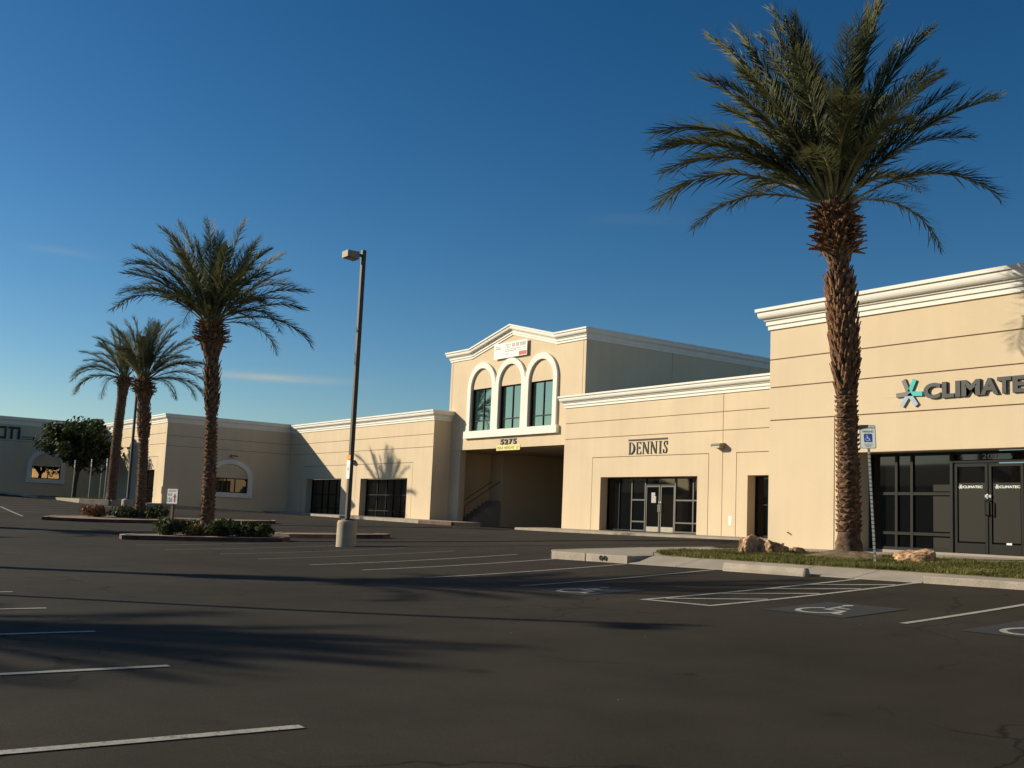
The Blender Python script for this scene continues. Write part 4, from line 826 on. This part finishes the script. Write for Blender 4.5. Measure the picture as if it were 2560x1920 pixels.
def leafy_tree(loc,h0,rx,ry,rz,cz,label,seed,n=7500,sz=.16):
    rnd=random.Random(seed); r=root('shade_tree',loc,label,'tree'); b=Vector(loc); bm=NB()
    fork=b+Vector((0,.15,h0)); tube(bm,[b-UP*.1,b+Vector((.03,.05,h0*.5)),fork],[.17,.14,.13],9); ends=[]
    for i in range(7):
        a=i*.9+rnd.random()*.4; e=fork+Vector((rx*.6*math.cos(a),ry*.6*math.sin(a),(cz-h0)*rnd.uniform(.8,1.3))); mid=fork.lerp(e,.5)+UP*.1; tube(bm,[fork,mid,e],[.09,.06,.025],6); ends.append(e)
    mk('trunk',bm,M_BARK,r); vs=[];fs=[]
    lumps=[]
    for i in range(46):
        d=Vector((rnd.gauss(0,1),rnd.gauss(0,1),rnd.gauss(0,1))).normalized()*rnd.uniform(.35,.92); lumps.append((Vector((d.x*rx,d.y*ry,cz+d.z*rz)),rnd.uniform(.22,.38)))
    while len(fs)<n:
        c,s=rnd.choice(lumps); d=Vector((rnd.gauss(0,1),rnd.gauss(0,1),rnd.gauss(0,1))).normalized()*(rnd.random()**.35); p=c+Vector((d.x*rx*s,d.y*ry*s,d.z*rz*s*1.15))
        a=Vector((rnd.gauss(0,1),rnd.gauss(0,1),rnd.gauss(0,.7)+.2)).normalized(); u=a.orthogonal().normalized(); v=a.cross(u); l=sz*rnd.uniform(.6,1.3); w=l*.5
        k=len(vs); vs+=[p-u*l,p+v*w,p+u*l,p-v*w]; fs.append((k,k+1,k+2,k+3))
    me=bpy.data.meshes.new('crown'); me.from_pydata([tuple(v) for v in vs],[],fs); me.materials.append(M_TREE); link(bpy.data.objects.new('crown',me),r); return r
leafy_tree((-86.5,20.55,.35),1.9,2.7,2.75,1.95,4.05,'round dark green shade tree before the shaded wall on the left',31)
# lawn and kerb under the tree at the far left
bm=NB(); LP=[(-92.4,18.5),(-84,17.9),(-76.4,18.7),(-74.4,20.0),(-75.2,22.2),(-92.4,22.5)]
prism(bm,LP,lambda x,y:.34+.004*(-85-x),.5); l2=mk('lawn',bm,M_SOIL,None,False,'structure')
for i in range(len(LP)-2):
    a,b=LP[i],LP[i+1]; d=Vector((b[0]-a[0],b[1]-a[1])).normalized(); nn=Vector((d.y,-d.x))*.16
    kerb([(a[0]+nn.x+.01,a[1]+nn.y),(b[0]+nn.x-.01,b[1]+nn.y),(b[0]-.01,b[1]),(a[0]+.01,a[1])],lambda x,y:.345+.004*(-85-x),M_KERB,l2,.6)
grass('grass',LP,lambda x,y:.34+.004*(-85-x),7000,.06,.12,'green grass under the shade tree at the far left',(-92.4,-76.8,17.9,22.5))
for (x,y,z,l) in [(-89.0,16.2,.40,'farthest of three pale wheel stops by the shaded wall on the left'),(-86.5,16.5,.33,'middle of three pale wheel stops by the shaded wall on the left'),(-82.6,16.75,.20,'nearest of three pale wheel stops by the shaded wall on the left')]: wheel_stop(x-.2,y-.45,x+.2,y+.45,l,max(gz(x,y),.0))
# ------------------------------------------------------------------ lamp posts
def lamp_post(x,y,H,label,placard=False,group='parking lot lamp posts'):
    z=gz(x,y); r=root('lamp_post',(x,y,z),label,'lamp post',group)
    bm=NB(); n=20; rows=[]
    for rr,zz in ((.305,-.2),(.305,.70),(.29,.76),(.25,.79),(.0,.79)):
        rows.append([bm.verts.new((x+rr*math.cos(2*math.pi*k/n),y+rr*math.sin(2*math.pi*k/n),z+zz)) for k in range(n)] if rr else [bm.verts.new((x,y,z+zz))])
    for a,b in zip(rows,rows[1:]):
        for k in range(n):
            bm.faces.new((a[k],a[(k+1)%n],b[(k+1)%n],b[k]) if len(b)>1 else (a[k],a[(k+1)%n],b[0]))
    for f in bm.faces: f.smooth=True
    mk('concrete_base',bm,M_BASE,r); bxo('base_plate',M_POLE,r,x-.14,x+.14,y-.14,y+.14,z+.791,z+.835)
    bm=NB(); w=.066; box(bm,x-w,x+w,y-w,y+w,z+.836,z+H,bev=.012); mk('pole',bm,M_POLE,r)
    bxo('arm',M_POLE,r,x-.04,x+.04,y-.24,y-w,z+H-.22,z+H-.14)
    bm=NB(); a=[bm.verts.new((x+sx*.20,y-.24-dy,z+H-.12+zz)) for sx in (-1,1) for dy,zz in ((0,0),(.40,0),(.40,-.20),(.0,-.24))]
    for f in ((0,1,2,3),(7,6,5,4),(0,4,5,1),(1,5,6,2),(2,6,7,3),(3,7,4,0)): bm.faces.new([a[i] for i in f])
    bmesh.ops.recalc_face_normals(bm,faces=bm.faces[:]); hd=mk('lamp_head',bm,M_HEAD,r)
    bm=NB(); q=[bm.verts.new((x+sx*.15,y-.24-dy,z+H-.12+zz)) for dy,zz in ((.05,-.2425),(.35,-.2125)) for sx in (-1,1)]; bm.faces.new((q[0],q[1],q[3],q[2])); mk('lens',bm,M_LENS,hd)
    if placard:
        for nm,m,a,b in (('placard',M_WHITE,2.05,2.62),('placard_band',M_ORG,2.64,2.78)): bxo(nm,m,r,x-.13,x+.10,y-.075,y-.068,z+a,z+b)
        bxo('placard_print',M_BANG,r,x-.06,x+.03,y-.0775,y-.0752,z+2.30,z+2.40)
    return r
lamp_post(-30.61,15.31,9.22,'square dark lamp post on a round concrete base in the middle of the lot',True)
lamp_post(-61.5,17.45,8.6,'lamp post half hidden by the shorter palm, set on a pale concrete base')
lamp_post(-25.6,-4.4,8.9,'lamp post beyond the left edge, throwing the long thin shadow across the lot')
lamp_post(-54.5,-6.0,8.9,'farther lamp post beyond the left edge of the picture')
# ------------------------------------------------------------------ signs, rocks, small things
def disc_poly(c,r,n=14): return [(c[0]+r*math.cos(2*math.pi*i/n),c[1]+r*math.sin(2*math.pi*i/n)) for i in range(n)]
def rounded(u0,u1,z0,z1,r):
    p=[]
    for cx,cz,a in ((u1-r,z1-r,0),(u0+r,z1-r,90),(u0+r,z0+r,180),(u1-r,z0+r,270)): p+=[(cx+r*math.cos(R(a+t)),cz+r*math.sin(R(a+t))) for t in (0,30,60,90)]
    return p
# accessible parking sign on the grass
sx_,sy_=-13.52,18.02; z0=pz(sx_,sy_)+.012
SG=root('parking_sign',(sx_,sy_,z0),'white RESERVED PARKING wheelchair sign on a leaning perforated post in the grass','sign','reserved parking signs')
tl=Vector((-.085,-.11,2.28)); nrm=Vector((.38,-.92,0)).normalized(); uu=Vector((.92,.38,0)).normalized()
FP=Fr((sx_,sy_,z0),uu,nrm)
bm=NB(); w=.022
for k in range(30):
    a=Vector((sx_,sy_,z0-.1))+ (tl+UP*.1)*(k/30); b=Vector((sx_,sy_,z0-.1))+(tl+UP*.1)*((k+1)/30-.008)
    v=[]
    for p,s in ((a,w),(b,w)): v+=[bm.verts.new(p+uu*i*s+nrm*j*s) for i,j in ((-1,-1),(1,-1),(1,1),(-1,1))]
    for f in ((0,1,5,4),(1,2,6,5),(2,3,7,6),(3,0,4,7),(4,5,6,7),(3,2,1,0)): bm.faces.new([v[i] for i in f])
    c=(a+b)/2
v=[]
for p,s in ((Vector((sx_,sy_,z0-.1)),w*.82),(Vector((sx_,sy_,z0))+tl,w*.82)): v+=[bm.verts.new(p+uu*i*s+nrm*j*s) for i,j in ((-1,-1),(1,-1),(1,1),(-1,1))]
for f in ((0,1,5,4),(1,2,6,5),(2,3,7,6),(3,0,4,7)):
    fc=bm.faces.new([v[i] for i in f]); fc.material_index=1
bmesh.ops.recalc_face_normals(bm,faces=bm.faces[:]); mk('post',bm,[M_MET,M_POLE],SG)
ax=tl.normalized(); top=Vector((sx_,sy_,z0))+tl*.985
class FT(Fr):
    def p(s,u,z,d=0.): return s.o+s.u*u+s.v*z+s.n*d
FP=FT(top-ax*.02,uu,nrm); FP.v=(ax-nrm*ax.dot(nrm)).normalized()
bm=NB(); poly_ex(bm,FP,rounded(-.155,.155,0.,.46,.03),.024,.027); mk('plate',bm,M_WHITE,SG)
bm=NB(); o_=rounded(-.150,.150,.005,.455,.027); i_=rounded(-.142,.142,.013,.447,.022)
for k in range(len(o_)):
    k2=(k+1)%len(o_); bm.faces.new([bm.verts.new(FP.p(*q,.0284)) for q in (o_[k],o_[k2],i_[k2],i_[k])])
mk('border',bm,M_GREEN,SG)
place_text('lettering','RESERVED',FP,-.125,.135,.385,.43,.0272,.0285,M_GREEN,SG,.01); place_text('lettering','PARKING',FP,-.095,.110,.31,.355,.0272,.0285,M_GREEN,SG,.01)
bm=NB(); poly_ex(bm,FP,rounded(-.075,.085,.125,.29,.018),.0272,.0284); mk('blue_panel',bm,M_BLUE,SG)
st,hd=icon(0.0,.205,.125)
for i,(p,wd) in enumerate(st):
    bm=NB()
    for a,b in zip(p,p[1:]):
        d=Vector((b[0]-a[0],b[1]-a[1])).normalized()*wd/2; poly_ex(bm,FP,[(a[0]-d.y-d.x*.3,a[1]+d.x-d.y*.3),(a[0]+d.y-d.x*.3,a[1]-d.x-d.y*.3),(b[0]+d.y+d.x*.3,b[1]-d.x+d.y*.3),(b[0]-d.y+d.x*.3,b[1]+d.x+d.y*.3)],.0286,.0294+.0003*i)
    mk('wheelchair_symbol',bm,M_WHITE,SG)
bm=NB(); poly_ex(bm,FP,disc_poly(hd[:2],hd[2]),.0286,.0304); mk('wheelchair_symbol',bm,M_WHITE,SG)
for i in range(3): fb('small_print',M_GREEN,SG,FP,-.085+.02*i,.09-.02*i,.085-.024*i,.093-.024*i,.0272,.0284)
bm=NB(); poly_ex(bm,FP,[(-.157,.36),(-.10,.39),(.0,.415),(.02,.463),(-.15,.463),(-.159,.44)],.029,.032); mk('sticker',bm,M_BLK,SG)
# three reserved signs seen nearly edge on
for (y,zt,l) in [(18.9,2.95,'leftmost of three thin white signs on slim posts before the shaded wall'),(20.0,3.08,'middle of three thin white signs on slim posts before the shaded wall'),(21.05,3.2,'rightmost of three thin white signs on slim posts, beside the thick palm')]:
    zz=.33; r=root('parking_sign',(-80,y,zz),l,'sign','reserved parking signs'); bm=NB(); tube(bm,[(-80,y,zz-.1),(-79.95,y+.02,zt)],.028,6); mk('post',bm,M_MET,r)
    bm=NB(); Fq=Fr((-79.95,y+.02,0),(.985,-.17,0),(-.17,-.985,0)); poly_ex(bm,Fq,rounded(-.16,.16,zt-.52,zt,.03),.03,.036); mk('plate',bm,M_WHITE,r)
    fb('lettering',M_GREEN,r,Fq,-.10,.10,zt-.12,zt-.08,.0362,.038); fb('blue_panel',M_BLUE,r,Fq,-.08,.08,zt-.34,zt-.18,.0362,.038)
# suite arrow sign on the shrubby island
x,y=-38.05,12.35; z=gz(x,y)+.12; SG=root('suite_sign',(x,y,z),'small white sign with SUITE 156 and red arrow on a brown post','sign')
uu=Vector((.90,.43,0)).normalized(); nn=Vector((.43,-.90,0)).normalized(); FP=Fr((x,y,z+.42),uu,nn)
fb('post',M_WOOD,SG,FP,-.045,.045,-.6,1.0,-.04,.04); k=.96
fb('frame',M_WOOD,SG,FP,-.275,.275,.66*k,1.22*k+.02,.042,.06); fb('board',M_WHITE,SG,FP,-.245,.245,.69*k,1.19*k+.02,.0605,.066)
place_text('lettering','SUITE',FP,-.215,-.01,.93,1.01,.0665,.068,M_LGY,SG,.005); place_text('lettering','156',FP,-.215,.0,.715,.87,.0665,.068,M_BLK,SG,.01)
for i in range(2): fb('small_print',M_LGY,SG,FP,-.20,.20-.04*i,1.105-.035*i,1.12-.035*i,.0665,.068)
bm=NB(); poly_ex(bm,FP,[(.085,.715),(.155,.715),(.155,.88),(.20,.88),(.12,1.02),(.04,.88),(.085,.88)],.0665,.0685); mk('arrow',bm,M_REDS,SG)
# rocks
def rock(loc,sx,sy,sz,rot,label,seed,sub=4,gr='landscape boulders',tilt=0.):
    rnd=random.Random(seed); bm=NB(); bmesh.ops.create_icosphere(bm,subdivisions=sub,radius=1)
    planes=[(Vector((rnd.gauss(0,1),rnd.gauss(0,1),rnd.gauss(0,.8))).normalized(),rnd.uniform(.55,.9)) for _ in range(14)]
    from mathutils import noise
    for v in bm.verts:
        p=v.co.copy()
        for n_,d_ in planes:
            e=p.dot(n_)-d_
            if e>0: p-=n_*e*.9
        p+=p.normalized()*(noise.noise(p*1.8+Vector((seed,0,0)))*.20+abs(noise.noise(p*2.2+Vector((0,seed,0))))*-.16+noise.noise(p*5)*.06+noise.noise(p*13)*.03)
        p.z=max(p.z,-.35); p.z=p.z*(1+tilt*p.x) if p.z>0 else p.z; c,s=math.cos(rot),math.sin(rot); X=p.x*sx; Y=p.y*sy
        v.co=Vector(loc)+Vector((X*c-Y*s,X*s+Y*c,(p.z+.22)*sz))
    return thing('boulder',bm,M_BRK,loc,label,'boulder',gr,False)
ra=math.atan2(RIGHT.y,RIGHT.x)
rock((-18.05,19.42,pz(-18.05,19.42)+.05),.35,.30,.33,ra,'tall orange tan boulder left of the big palm',3,tilt=-.15)
rock((-17.72,19.72,pz(-17.72,19.72)+.03),.42,.30,.30,ra,'low flat tan boulder leaning on the tall one left of the big palm',8)
rock((-13.85,19.8,pz(-13.85,19.8)-.02),.58,.44,.27,ra+.15,'long low tan boulder right of the leaning parking sign',5,tilt=.25)
rock((-17.35,20.3,pz(-17.35,20.3)+.01),.26,.14,.13,ra,'small brown rock beside the white pipe stub',12,3)
bm=NB(); x,y=-17.72,20.15; z=pz(x,y); tube(bm,[(x,y,z-.05),(x,y,z+.22)],.045,10); tube(bm,[(x,y,z+.22),(x,y,z+.25)],[.05,.05],10)
thing('pipe_stub',bm,M_WHITE,(x,y,z),'short white pipe stub standing in the grass left of the big palm','pipe')
# soil mound round the big palm
bm=NB(); n=28; rings=[]
for q,(rr,hh) in enumerate(((1.0,.0),(.7,.05),(.42,.12),(.2,.15))): rings.append([bm.verts.new((-15.78+rr*(1+.15*math.sin(3*k*.224+1))*math.cos(2*math.pi*k/n),20.05+rr*.85*math.sin(2*math.pi*k/n),pz(-15.78,20.05)+.014+hh+random.uniform(-.012,.012))) for k in range(n)])
for a,b in zip(rings,rings[1:]):
    for k in range(n): bm.faces.new((a[k],a[(k+1)%n],b[(k+1)%n],b[k]))
bm.faces.new(rings[-1]); mk('soil_mound',bm,mat('mound_soil',(.15,.10,.06),.95,.3,5.,.8,40.,c2=(.22,.16,.09),fine=.3),lawn,True)
# ------------------------------------------------------------------ houses across the street, behind the photographer, seen only as dark shapes in the glass
def house(x,y,w,d,h,rh,label):
    z=gz(x,y); r=root('house',(x,y,z),label,'house','houses across the street'); bm=NB(); box(bm,x-w/2,x+w/2,y-d/2,y+d/2,z-.3,z+h); mk('wall',bm,M_ST,r)
    bm=NB(); e=.6; a=[bm.verts.new(p) for p in [(x-w/2-e,y-d/2-e,z+h),(x+w/2+e,y-d/2-e,z+h),(x+w/2+e,y+d/2+e,z+h),(x-w/2-e,y+d/2+e,z+h),(x-w/2+d/3,y,z+h+rh),(x+w/2-d/3,y,z+h+rh)]]
    for f in ((0,1,5,4),(1,2,5),(2,3,4,5),(3,0,4),(3,2,1,0)): bm.faces.new([a[i] for i in f])
    bmesh.ops.recalc_face_normals(bm,faces=bm.faces[:]); rf=mk('roof',bm,mat('roof_tile',(.16,.09,.06),.9,.2,4.),r)
    bxo('chimney',M_ST,rf,x+w*.15,x+w*.15+.9,y+.2,y+1.0,z+h+rh*.5,z+h+rh+.9)
    for q in (-.3,.0,.3): bxo('window',M_GL,r,x+q*w-.7,x+q*w+.7,y+d/2+.003,y+d/2+.05,z+1.,z+2.3)
    return r
HL=['two-storey','low','tall','wide','narrow','long','broad','short']
for i,(x,w,h,rh) in enumerate([(-138,34,6.6,2.6),(-99,32,6.2,2.8),(-62,26,6.4,2.4),(-35,18,4.2,2.4),(-12,17,5.6,2.2),(10,15,3.4,2.6),(32,18,5.8,2.2)]): house(x,-46-2*(i%2),w,11,h,rh,HL[i]+' tan house with brown hipped roof in the row across the street')
# ------------------------------------------------------------------ lift everything so the asphalt under the photographer is near zero
for o in list(S.objects):
    if o.parent is None and o.type in {'MESH','EMPTY'}: o.location.z+=ZC
